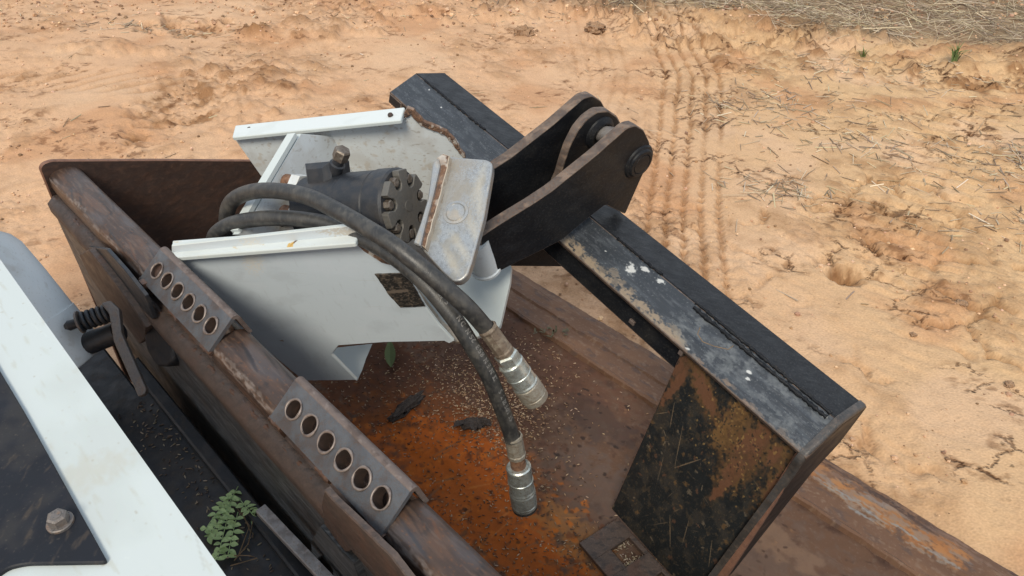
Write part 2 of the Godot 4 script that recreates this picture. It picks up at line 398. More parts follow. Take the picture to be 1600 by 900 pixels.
	M.bolt = mat(weather(256, 256, srgb(0.16, 0.135, 0.11), [[2, 1, 1, 0.4, 0.7, srgb(0.09, 0.065, 0.05), 0.8], [1, 1, 1, 0.58, 0.8, srgb(0.3, 0.27, 0.23), 0.7]]), 9.0, 0.35, 0.6, 0.5, 0.03, 3)
	M.rusty_nut = mat(weather(256, 256, srgb(0.2, 0.1, 0.055), [[2, 1, 1, 0.4, 0.7, srgb(0.09, 0.045, 0.03), 0.8], [1, 1, 1, 0.58, 0.8, srgb(0.32, 0.2, 0.13), 0.7]]), 9.0, 0.5, 0.75, 0.2, 0.06, 3)
	M.deck = mat(weather(512, 512, srgb(0.012, 0.013, 0.017), [[0, 1, 1, 0.45, 0.7, srgb(0.032, 0.027, 0.024), 0.8], [1, 1, 1, 0.55, 0.8, srgb(0.05, 0.038, 0.028), 0.6], [3, 1, 1, 0.76, 0.9, srgb(0.12, 0.09, 0.065), 0.5]]), 2.4, 0.4, 0.7, 0.0, 0.04, 2)
	M.cover = mat(weather(512, 512, srgb(0.012, 0.013, 0.018), [[0, 1, 1, 0.5, 0.75, srgb(0.03, 0.028, 0.028), 0.8], [1, 3, 1, 0.64, 0.84, srgb(0.07, 0.052, 0.038), 0.6], [3, 1, 1, 0.76, 0.9, srgb(0.14, 0.11, 0.08), 0.4]]), 2.4, 0.42, 0.7, 0.0, 0.03, 1, 0.35)
	M.steel = mat(weather(256, 256, srgb(0.3, 0.28, 0.27), [[1, 1, 1, 0.45, 0.7, srgb(0.19, 0.165, 0.15), 0.8], [2, 1, 1, 0.6, 0.8, srgb(0.4, 0.36, 0.33), 0.6], [3, 1, 1, 0.7, 0.85, rust, 0.4]]), 4.0, 0.35, 0.6, 0.5, 0.03, 3)
	M.lever = mat(weather(256, 256, srgb(0.15, 0.135, 0.125), [[1, 1, 1, 0.45, 0.7, srgb(0.2, 0.165, 0.14), 0.8], [2, 1, 1, 0.62, 0.8, srgb(0.22, 0.12, 0.07), 0.6], [3, 1, 1, 0.68, 0.85, srgb(0.03, 0.03, 0.03), 0.6]]), 5.0, 0.4, 0.6, 0.3, 0.04, 3)
	M.collar = mat(weather(128, 128, srgb(0.24, 0.2, 0.18), [[2, 1, 1, 0.5, 0.7, srgb(0.12, 0.085, 0.07), 0.8]]), 9.0, 0.35, 0.6, 0.4, 0.0)
	M.hole = mat(weather(128, 128, srgb(0.04, 0.026, 0.02), [[2, 1, 1, 0.5, 0.7, srgb(0.07, 0.04, 0.03), 0.8]]), 6.0, 0.6, 0.9, 0.0, 0.0)
	# hook face of the mounting frame: black paint, bright dust, dried mud along the lower edge
	var im := weather(1024, 96, srgb(0.028, 0.032, 0.039), [[1, 0.5, 2, 0.45, 0.75, srgb(0.05, 0.057, 0.067), 0.8], [2, 0.5, 1, 0.58, 0.82, srgb(0.085, 0.095, 0.105), 0.5], [3, 1, 1, 0.72, 0.85, srgb(0.24, 0.25, 0.25), 0.5]])
	for i in 80:
		blotch(im, rng.randf_range(225, 490), 96 - absf(rng.randfn(0, 13)) + 3, rng.randf_range(5, 16), rng.randf_range(4, 11), rng.randf_range(-0.6, 0.2), srgb(0.24, 0.185, 0.13), 0.6, 0.8, 2, 0.25)
	for i in 40:
		blotch(im, rng.randf_range(0, 260), 96 - absf(rng.randfn(0, 6)) + 3, rng.randf_range(5, 14), rng.randf_range(2, 7), 0, srgb(0.2, 0.14, 0.1), 0.5, 0.8, 2, 0.25)
	for i in 60:
		blotch(im, rng.randf_range(0, 250), rng.randf_range(10, 90), rng.randf_range(4, 20), rng.randf_range(3, 9), rng.randf_range(0, 3), srgb(0.15, 0.16, 0.165), 0.35, 0.8, 2, 0.5)
	for q in [[366, 34, 8, 12], [350, 14, 7, 5], [318, 12, 9, 4], [128, 40, 4, 3], [122, 52, 3, 3], [20, 10, 4, 3], [210, 86, 4, 2], [420, 40, 2, 2], [900, 30, 2, 2], [960, 12, 2, 2]]:
		blotch(im, q[0], q[1], q[2], q[3], 0.4, srgb(0.6, 0.6, 0.58), 0.85, 0.7, 2, 0.35)
	for i in 9:
		scratch(im, rng.randf_range(0, 1000), rng.randf_range(0, 90), rng.randf_range(0, 1000), rng.randf_range(0, 90), 0.8, srgb(0.12, 0.12, 0.12), 0.2)
	M.hook = mat(im, 0.0, 0.25, 0.5, 0.0, 0.03, 2)
	# mounting plate: black paint worn through to rust
	im = weather(512, 640, srgb(0.014, 0.016, 0.018), [[0, 1, 1, 0.5, 0.75, srgb(0.035, 0.032, 0.028), 0.8], [1, 1, 1, 0.6, 0.8, srgb(0.06, 0.045, 0.03), 0.6], [2, 1, 1, 0.66, 0.8, srgb(0.1, 0.07, 0.04), 0.5], [3, 1, 1, 0.75, 0.88, srgb(0.2, 0.14, 0.08), 0.5]])
	var pr := srgb(0.135, 0.063, 0.036)
	var po := srgb(0.175, 0.095, 0.038)
	# (drawn with u running towards the beam's right end, v down the plate)
	for q in [[30, 55, 22, 60, 0.2, pr], [70, 30, 36, 20, 0.1, po], [36, 120, 14, 80, 0.15, pr], [132, 72, 76, 27, 0.45, po], [134, 74, 68, 21, 0.45, pr], [262, 62, 40, 40, -0.2, po], [258, 128, 44, 46, 0.3, po], [334, 120, 52, 92, 0.12, po], [336, 120, 40, 88, 0.12, pr], [334, 200, 34, 50, 0.14, po], [332, 200, 25, 50, 0.14, pr], [330, 270, 14, 52, 0.2, pr], [410, 70, 30, 40, 0.3, po], [404, 74, 18, 30, 0.1, pr], [474, 150, 40, 96, -0.1, po], [478, 146, 34, 88, -0.1, pr], [500, 240, 20, 70, 0.0, pr], [500, 70, 20, 60, 0, pr], [256, 6, 250, 12, 0.0, pr]]:
		blotch(im, q[0], q[1], q[2] * 1.3, q[3] * 1.3, q[4], srgb(0.07, 0.042, 0.024), 0.6, 0.6, 1, 0.5, 2)
		blotch(im, q[0], q[1], q[2], q[3], q[4], q[5], 0.85, 0.5, 1, 0.22, 2)
	for i in 70:
		blotch(im, rng.randf_range(0, 512), rng.randf_range(200, 640), rng.randf_range(2, 10), rng.randf_range(2, 8), rng.randf_range(0, 3), [pr, po, srgb(0.2, 0.15, 0.1)][i % 3], 0.6, 0.9, 2, 0.3)
	for q in [[120, 190, 170, 330, 1.6], [170, 330, 230, 240, 2.2], [110, 300, 150, 440, 1.2], [60, 160, 90, 240, 1.8], [240, 470, 300, 560, 2.2], [200, 560, 260, 480, 1.2], [300, 420, 330, 520, 1.5], [20, 240, 60, 200, 1.5], [400, 420, 440, 500, 2.0]]:
		scratch(im, q[0], q[1], q[2], q[3], q[4], srgb(0.22, 0.15, 0.09), 0.5)
	for i in 60:
		var sx := rng.randf_range(0, 512); var sy := rng.randf_range(150, 640)
		scratch(im, sx, sy, sx + rng.randf_range(-20, 40), sy + rng.randf_range(-30, 40), rng.randf_range(0.6, 1.3), srgb(0.22, 0.15, 0.09), 0.4)
	for i in 420:
		var fx := rng.randfn(310, 95); var fy := rng.randfn(125, 70)
		blotch(im, fx, fy, rng.randf_range(1.2, 4.5), rng.randf_range(1.2, 3.5), rng.randf_range(0, 3), [srgb(0.02, 0.019, 0.017), srgb(0.26, 0.16, 0.06), srgb(0.09, 0.045, 0.028)][i % 3], 0.7, 0.9, 2, 0.3)
	im.flip_x()
	M.mount = mat(im, 0.0, 0.36, 0.66, 0.0, 0.06, 2, 0.4)
	M.mount.texture_repeat = false
	# near side panel: white paint with rub marks and a dirty torn corner
	im = weather(512, 640, srgb(0.51, 0.565, 0.605), [[0, 1, 1, 0.55, 0.8, srgb(0.53, 0.58, 0.62), 0.6], [1, 3, 0.5, 0.7, 0.85, srgb(0.44, 0.48, 0.51), 0.5], [3, 1, 1, 0.86, 0.93, srgb(0.4, 0.34, 0.28), 0.35]])
	for q in [[425, 30, 70, 16, srgb(0.4, 0.33, 0.24)], [470, 50, 40, 30, srgb(0.35, 0.27, 0.18)], [440, 12, 30, 20, srgb(0.2, 0.22, 0.24)], [180, 60, 20, 60, srgb(0.6, 0.56, 0.48)]]:
		blotch(im, q[0], q[1], q[2], q[3], 0.3, q[4], 0.6, 0.9, 2, 0.5)
	for i in 60:
		var sx := rng.randf_range(0, 512); var sy := rng.randf_range(60, 640)
		scratch(im, sx, sy, sx + rng.randf_range(10, 70), sy + rng.randf_range(-6, 18), 0.9, [srgb(0.33, 0.36, 0.39), srgb(0.66, 0.7, 0.73), srgb(0.36, 0.31, 0.24)][i % 3], 0.45)
	for i in 14:
		blotch(im, rng.randf_range(20, 500), rng.randf_range(60, 620), rng.randf_range(10, 40), rng.randf_range(6, 24), rng.randf_range(0, 3), srgb(0.43, 0.47, 0.5), 0.4, 0.9, 1, 0.8)
	for q in [[60, 300], [120, 420], [300, 560], [20, 200], [400, 500]]:
		blotch(im, q[0], q[1], 4, 3, 0.5, srgb(0.25, 0.15, 0.08), 0.7, 0.9, 2, 0.4)
	im.flip_y()
	M.panel = mat(im, 0.0, 0.3, 0.5, 0.0, 0.015, 1)
	im = weather(256, 384, srgb(0.29, 0.31, 0.33), [[2, 1, 1, 0.45, 0.75, srgb(0.21, 0.22, 0.23), 0.7], [3, 1, 1, 0.55, 0.8, srgb(0.4, 0.43, 0.46), 0.7], [0, 1, 1, 0.6, 0.8, srgb(0.28, 0.26, 0.22), 0.6]])
	for q in [[205, 110, 14, 60, 0.35], [214, 170, 14, 50, 0.0], [190, 235, 14, 50, -0.5], [150, 290, 12, 50, -0.7], [120, 330, 12, 40, -0.6]]:
		blotch(im, q[0], q[1], q[2], q[3], q[4], srgb(0.5, 0.44, 0.34), 0.5, 0.5, 2, 0.95)
	for q in [[110, 110, 60, 70], [60, 40, 50, 20], [150, 30, 50, 20], [150, 190, 40, 30]]:
		blotch(im, q[0], q[1], q[2], q[3], 0.2, srgb(0.3, 0.26, 0.21), 0.5, 0.7, 2, 0.8)
	im.flip_y()
	M.hinge = mat(im, 0.0, 0.3, 0.55, 0.35, 0.02, 3)
	im = weather(1024, 384, srgb(0.5, 0.545, 0.535), [[0, 1, 1, 0.5, 0.8, srgb(0.45, 0.485, 0.47), 0.7], [2, 0.5, 2, 0.68, 0.85, srgb(0.42, 0.42, 0.37), 0.5], [3, 1, 1, 0.83, 0.93, srgb(0.3, 0.26, 0.2), 0.5]])
	for i in 90:
		var x := rng.randf_range(200, 800); var y := rng.randf_range(0, 384)
		scratch(im, x, y, x + rng.randf_range(-18, 18), y + rng.randf_range(-6, 6), 0.7, [srgb(0.32, 0.32, 0.28), srgb(0.62, 0.65, 0.64), srgb(0.3, 0.22, 0.13)][i % 3], 0.4)
	for i in 26:
		blotch(im, rng.randf_range(200, 800), rng.randf_range(0, 384), rng.randf_range(6, 30), rng.randf_range(3, 10), rng.randf_range(0, 3), srgb(0.42, 0.39, 0.31), 0.35, 0.9, 2, 0.7)
	im.flip_y()
	M.sill = mat(im, 0.0, 0.3, 0.55, 0.0, 0.03, 1)
	# flange tops
	im = weather(512, 64, srgb(0.56, 0.6, 0.6), [[0, 1, 1, 0.55, 0.8, srgb(0.5, 0.535, 0.53), 0.5], [3, 1, 1, 0.84, 0.93, srgb(0.4, 0.3, 0.2), 0.4]])
	M.flange_far = mat(im.duplicate(), 0.0, 0.28, 0.45)
	blotch(im, 12, 30, 16, 26, 0, srgb(0.5, 0.4, 0.24), 0.6, 0.8, 2, 0.4)
	for q in [[55, 40], [95, 36], [185, 24], [215, 34], [250, 30]]:
		blotch(im, q[0], q[1], 22, 3, -0.5, srgb(0.52, 0.42, 0.28), 0.6, 0.8, 2, 0.4)
	scratch(im, 346, 6, 372, 62, 3.2, srgb(0.1, 0.05, 0.025), 0.95)
	blotch(im, 346, 8, 8, 9, 0, srgb(0.55, 0.3, 0.05), 0.8, 0.6)
	scratch(im, 440, 52, 500, 48, 3.0, srgb(0.1, 0.05, 0.03), 0.95)
	M.flange_near = mat(im, 0.0, 0.28, 0.45)
	# bucket floor
	make_floor_image()
	# worn black data label
	im = weather(192, 128, srgb(0.02, 0.018, 0.016), [[1, 1, 1, 0.5, 0.7, srgb(0.1, 0.075, 0.055), 0.7], [2, 0.5, 3, 0.55, 0.75, srgb(0.17, 0.13, 0.1), 0.7]])
	for row in 7:
		for k in 22:
			if rng.randf() < 0.5:
				scratch(im, 10 + k * 8, 16 + row * 15, 14 + k * 8, 16 + row * 15, 1.4, srgb(0.24, 0.2, 0.16), 0.6)
	im.fill_rect(Rect2i(20, 58, 120, 10), srgb(0.13, 0.1, 0.08))
	M.tag = mat(im, 0.0, 0.4, 0.6)
	M.print = mat(weather(64, 64, srgb(0.15, 0.147, 0.138), [[2, 1, 1, 0.5, 0.7, srgb(0.16, 0.15, 0.14), 0.9]]), 20.0, 0.5, 0.7)
	M.straw = StandardMaterial3D.new()
	M.straw.vertex_color_use_as_albedo = true
	M.straw.roughness = 0.8

func make_floor_image() -> void:
	# u 0..1.8 m -> x 0..1024, t 0..0.86 m -> y 0..512
	var im := weather(1024, 512, srgb(0.105, 0.058, 0.038), [[0, 1, 1, 0.5, 0.75, srgb(0.1, 0.058, 0.04), 0.8], [1, 1, 1, 0.55, 0.8, srgb(0.055, 0.03, 0.022), 0.7], [2, 1, 1, 0.6, 0.8, srgb(0.13, 0.085, 0.062), 0.5], [3, 1, 1, 0.7, 0.85, srgb(0.17, 0.12, 0.09), 0.4], [5, 1, 1, 0.8, 0.95, srgb(0.035, 0.02, 0.015), 0.5]])
	var dark := srgb(0.035, 0.02, 0.015)
	var sx := 1024.0 / 1.8
	var sy := 512.0 / 0.86
	for q in [[0.68, 0.36, 0.36, 0.17, srgb(0.21, 0.06, 0.019), 0.9], [0.42, 0.4, 0.2, 0.13, srgb(0.13, 0.045, 0.018), 0.75], [0.72, 0.37, 0.26, 0.1, srgb(0.42, 0.098, 0.012), 0.9], [0.93, 0.31, 0.2, 0.08, srgb(0.35, 0.086, 0.014), 0.85], [0.64, 0.44, 0.14, 0.06, srgb(0.37, 0.088, 0.013), 0.6], [0.6, 0.6, 0.16, 0.07, srgb(0.07, 0.035, 0.024), 0.7], [0.95, 0.52, 0.16, 0.1, srgb(0.12, 0.085, 0.07), 0.55], [1.02, 0.42, 0.1, 0.04, srgb(0.3, 0.14, 0.045), 0.6], [1.3, 0.6, 0.3, 0.16, srgb(0.11, 0.075, 0.06), 0.6], [0.6, 0.75, 0.3, 0.08, srgb(0.1, 0.045, 0.028), 0.6], [1.25, 0.72, 0.16, 0.035, srgb(0.2, 0.12, 0.075), 0.5], [0.86, 0.7, 0.1, 0.05, srgb(0.05, 0.036, 0.032), 0.5]]:
		blotch(im, q[0] * sx, q[1] * sy, q[2] * sx, q[3] * sy, 0.0, q[4], q[5], 0.8, 1, 0.4, 2)
	for i in 320:
		var u := rng.randf_range(0.4, 1.1); var t := rng.randf_range(0.2, 0.5)
		blotch(im, u * sx, t * sy, rng.randf_range(2, 6), rng.randf_range(1.5, 4), rng.randf_range(0, 3), [srgb(0.5, 0.14, 0.02), srgb(0.12, 0.038, 0.016), srgb(0.42, 0.11, 0.016)][i % 3], 0.55, 0.8, 2, 0.4)
	for i in 60:
		blotch(im, rng.randf_range(380, 700), rng.randf_range(300, 480), rng.randf_range(1.5, 5), rng.randf_range(1, 3), rng.randf_range(0, 3), srgb(0.025, 0.016, 0.013), 0.7, 0.8, 2, 0.3)
	for i in 8:
		var a := rng.randf_range(350, 800); var b := rng.randf_range(330, 500)
		scratch(im, a, b, a + rng.randf_range(40, 150), b + rng.randf_range(-8, 20), 1.0, srgb(0.17, 0.1, 0.07), 0.4)
	for i in 650:
		blotch(im, rng.randf_range(120, 760), rng.randf_range(90, 480), rng.randf_range(1.0, 3.6), rng.randf_range(0.8, 2.2), rng.randf_range(0, 3), dark if i % 3 else srgb(0.2, 0.11, 0.06), rng.randf_range(0.25, 0.6), 0.9, 2, 0.4)
	for i in 36:
		var a := rng.randf_range(330, 640); var b := rng.randf_range(130, 300)
		scratch(im, a, b, a + rng.randf_range(-14, 22), b + rng.randf_range(20, 70), rng.randf_range(0.7, 1.8), [srgb(0.1, 0.035, 0.018), srgb(0.5, 0.2, 0.06), srgb(0.16, 0.1, 0.07)][i % 3], 0.35)
	for q in [[0.40, 0.36, 0.12, 0.07], [0.52, 0.46, 0.12, 0.06], [0.34, 0.46, 0.1, 0.05], [0.62, 0.56, 0.16, 0.05], [0.5, 0.7, 0.2, 0.06]]:
		blotch(im, q[0] * sx, q[1] * sy, q[2] * sx, q[3] * sy, 0.1, srgb(0.06, 0.03, 0.02), 0.6, 0.9, 1, 0.6, 2)
	M.floor = mat(im, 0.0, 0.68, 0.92, 0.0, 0.12, 3, 0.3)
	M.floor.heightmap_texture = null
	M.floor.heightmap_enabled = false
	# lip of the bucket: worn steel with orange rust in bands
	var lip := weather(1024, 128, srgb(0.135, 0.074, 0.046), [[0, 1, 1, 0.5, 0.75, srgb(0.175, 0.095, 0.056), 0.8], [1, 1, 2, 0.55, 0.8, srgb(0.085, 0.058, 0.05), 0.7], [2, 1, 1, 0.62, 0.8, srgb(0.21, 0.14, 0.1), 0.5], [3, 1, 1, 0.72, 0.86, srgb(0.24, 0.17, 0.12), 0.5]])
	for i in 130:
		blotch(im if false else lip, rng.randf_range(690, 900), 78 + rng.randfn(0, 11), rng.randf_range(5, 16), rng.randf_range(3, 9), rng.randf_range(-0.4, 0.4), [srgb(0.34, 0.15, 0.055), srgb(0.27, 0.115, 0.045), srgb(0.2, 0.16, 0.14)][i % 3], 0.6, 0.8, 2, 0.3)
	for i in 40:
		blotch(lip, rng.randf_range(640, 1000), 60 + rng.randfn(0, 6), rng.randf_range(4, 18), rng.randf_range(1.5, 3), 0.0, srgb(0.22, 0.22, 0.22), 0.5, 0.9, 2, 0.3)
	for i in 60:
		blotch(lip, rng.randf_range(640, 1020), 112 + rng.randfn(0, 9), rng.randf_range(4, 20), rng.randf_range(2, 6), 0.0, [srgb(0.2, 0.12, 0.085), srgb(0.06, 0.035, 0.027)][i % 2], 0.6, 0.9, 2, 0.3)
	M.lip = mat(lip, 0.0, 0.55, 0.85, 0.05, 0.0, 2, 0.35)

# ---------------------------------------------------------------- scene
func _ready() -> void:
	rng.seed = 7
	cam_f = Vector3(0, -sin(deg_to_rad(PITCH)), -cos(deg_to_rad(PITCH)))
	cam_u = Vector3(0, cos(deg_to_rad(PITCH)), -sin(deg_to_rad(PITCH)))
	var cam := Camera3D.new()
	cam.name = "camera"
	cam.position = EYE
	cam.rotation_degrees = Vector3(-PITCH, 0, 0)
	cam.fov = rad_to_deg(2.0 * atan(450.0 / FOCAL))
	cam.near = 0.02
	cam.far = 300.0
	add_child(cam)
	var env := Environment.new()
	env.background_mode = Environment.BG_SKY
	var sm := ProceduralSkyMaterial.new()
	sm.sky_top_color = Color(0.83, 0.885, 0.955)
	sm.sky_horizon_color = Color(0.93, 0.95, 0.97)
	sm.sky_curve = 0.2
	sm.ground_bottom_color = Color(0.55, 0.45, 0.34)
	sm.ground_horizon_color = Color(0.8, 0.78, 0.74)
	sm.sky_energy_multiplier = 0.8
	var sky := Sky.new()
	sky.sky_material = sm
	env.sky = sky
	env.tonemap_mode = Environment.TONE_MAPPER_LINEAR
	env.tonemap_exposure = 1.7
	env.sdfgi_enabled = true
	env.ssao_enabled = true
	env.ssil_enabled = true
	var we := WorldEnvironment.new()
	we.name = "sky"
	we.environment = env
	add_child(we)
	var sun := DirectionalLight3D.new()
	sun.name = "sun"
	sun.light_energy = 0.6
	sun.light_color = Color(1.0, 0.965, 0.9)
	sun.light_angular_distance = 20.0
	sun.shadow_enabled = true
	sun.rotation_degrees = Vector3(-48, -14, 0)
	add_child(sun)

	corner = ony(65, 262, 0.62); corner.y = 0
	bu = Vector3(0.698, 0, 0.716).normalized()
	bt = Vector3(0.716, 0, -0.698).normalized()
	make_bank()
	make_materials()
	build_ground()
	build_loader()
	build_bucket()
	build_frame()
	build_drive()
	build_debris()
	build_litter()

# ---------------------------------------------------------------- ground
var n_low := FastNoiseLite.new()
var n_mid := FastNoiseLite.new()
var n_fine := FastNoiseLite.new()
var n_cell := FastNoiseLite.new()
var n_mask := FastNoiseLite.new()

func track_x(z: float) -> float:
	return 0.53 + 0.2 * clampf(-z - 1.73, -1.0, 1.6)

func bump_at(x: float, z: float, cx: float, cz: float, rx: float, rz: float) -> float:
	var d := Vector2((x - cx) / rx, (z - cz) / rz).length() + n_mid.get_noise_2d(x * 1.5, z * 1.5) * 0.7
	return 1.0 - smoothstep(0.3, 1.0, d)

func ground_h(x: float, z: float) -> Array:    # height, dampness with painted crack shade, litter
	var low := n_low.get_noise_2d(x, z)
	var mid := n_mid.get_noise_2d(x, z)
	var fine := n_fine.get_noise_2d(x, z)
	var mask := n_mask.get_noise_2d(x, z)
	var rough := smoothstep(-0.3, 0.35, mask)
	var h := low * 0.035 + mid * (0.006 + 0.009 * rough) + fine * (0.002 + 0.005 * rough)
	var damp_and_shade := smoothstep(0.0, 0.45, mid * 0.7 + mask * 0.5) * 0.42 + smoothstep(0.15, 0.5, fine) * 0.25 * rough
	var lit := 0.0
	# ruts left by tyres
	for k in 2:
		var off := x - track_x(z) + 0.43 * k + 0.05 * low
		var wgt := (1.0 - smoothstep(0.13, 0.19, absf(off))) * (1.0 - 0.65 * k) * smoothstep(-0.5, 0.1, mask + 0.35)
		if wgt > 0.01:
			var rib := cos(off * TAU / 0.062)
			var lug := n_mid.get_noise_2d(off * 3.0, z * 6.0)
			var lines := smoothstep(0.45, 0.85, rib + lug * 0.9)
			h -= wgt * (0.006 + 0.013 * lines)
			h += 0.008 * (1.0 - 0.65 * k) * smoothstep(0.04, 0.0, absf(absf(off) - 0.19)) * (1.0 + mid)
			damp_and_shade += wgt * lines * 0.55
	# cross ruts
	var r2 := x * 0.82 + z * 0.57
	var w2 := (1.0 - smoothstep(0.1, 0.2, absf(r2 + 0.05))) * smoothstep(-3.2, -2.6, -absf(z + 0.2) - 0.0) * smoothstep(0.9, 1.2, x)
	if w2 > 0.01:
		h -= w2 * 0.010 * smoothstep(0.0, 0.8, cos((x * 0.57 - z * 0.82) * TAU / 0.075 + mid * 3.0))
	var r3 := z + 3.2 - 0.08 * (x + 2.2) * (x + 2.2)
	var w3 := (1.0 - smoothstep(0.1, 0.17, absf(r3))) * smoothstep(-1.15, -1.4, x)
	if w3 > 0.01:
		var lug := smoothstep(0.3, 0.8, cos((x * 0.75 + z * 0.9) * TAU / 0.1 + low) + mid * 0.5)
		h -= w3 * (0.005 + 0.009 * lug)
		damp_and_shade += w3 * lug * 0.35
	# churned berms and hollows
	for q in [[-1.75, -3.98, 0.3, 0.16, -0.04, 0.9], [-1.1, -3.95, 0.5, 0.2, 0.03, 0.8], [-1.42, -2.9, 0.25, 0.35, -0.03, 0.7], [-1.25, -3.1, 0.4, 0.5, 0.02, 0.5], [-2.0, -3.6, 0.4, 0.12, 0.02, 0.35], [0.995, -1.73, 0.075, 0.055, -0.035, 1.0], [1.09, -1.72, 0.12, 0.05, -0.012, 0.6], [-0.1, -4.25, 1.0, 0.25, 0.03, 0.35], [1.2, -3.9, 0.8, 0.35, 0.04, 0.4], [2.3, -3.42, 0.9, 0.28, 0.03, 0.55], [2.2, -3.2, 0.7, 0.14, -0.02, 0.85], [1.35, -3.45, 0.5, 0.2, 0.012, 0.6], [1.25, -2.35, 0.5, 0.16, 0.0, 0.35]]:
		if absf(x - q[0]) < q[2] and absf(z - q[1]) < q[3]:
			var f := bump_at(x, z, q[0], q[1], q[2], q[3])
			h += f * q[4] * (1.0 + mid)
			h += f * absf(q[4]) * 0.3 * fine
			damp_and_shade += f * q[5] * smoothstep(-0.4, 0.35, mid + fine * 0.6)
	# cloddy ground towards the back
	var churn := smoothstep(-3.4, -4.1, z) * smoothstep(-0.2, 0.4, mask + 0.15)
	h += churn * (mid * 0.012 + absf(fine) * 0.006)
	damp_and_shade += churn * smoothstep(0.1, 0.5, -mid) * 0.5
	# dried mud with cracks, near side
	var cm := smoothstep(0.35, 0.9, x) * smoothstep(-0.25, 0.2, mask + 0.1) * smoothstep(-3.0, -2.2, z)
	if cm > 0.02:
		var e := n_cell.get_noise_2d(x, z) + 1.0
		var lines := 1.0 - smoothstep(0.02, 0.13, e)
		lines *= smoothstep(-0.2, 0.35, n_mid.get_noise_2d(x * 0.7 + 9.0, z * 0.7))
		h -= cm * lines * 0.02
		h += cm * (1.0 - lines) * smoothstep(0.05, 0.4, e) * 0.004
		damp_and_shade += cm * lines * 0.5  # shade inside the cracks, painted into the ground colour
	# dead grass at the back right
	lit = smoothstep(0.0, 0.6, (x - 1.0) * 0.45 + (-z - 3.95) * 1.2 + mask * 0.5)
	h += lit * 0.008 * (1.0 + mid)
	return [h, clampf(damp_and_shade, 0, 1), clampf(lit, 0, 1)]

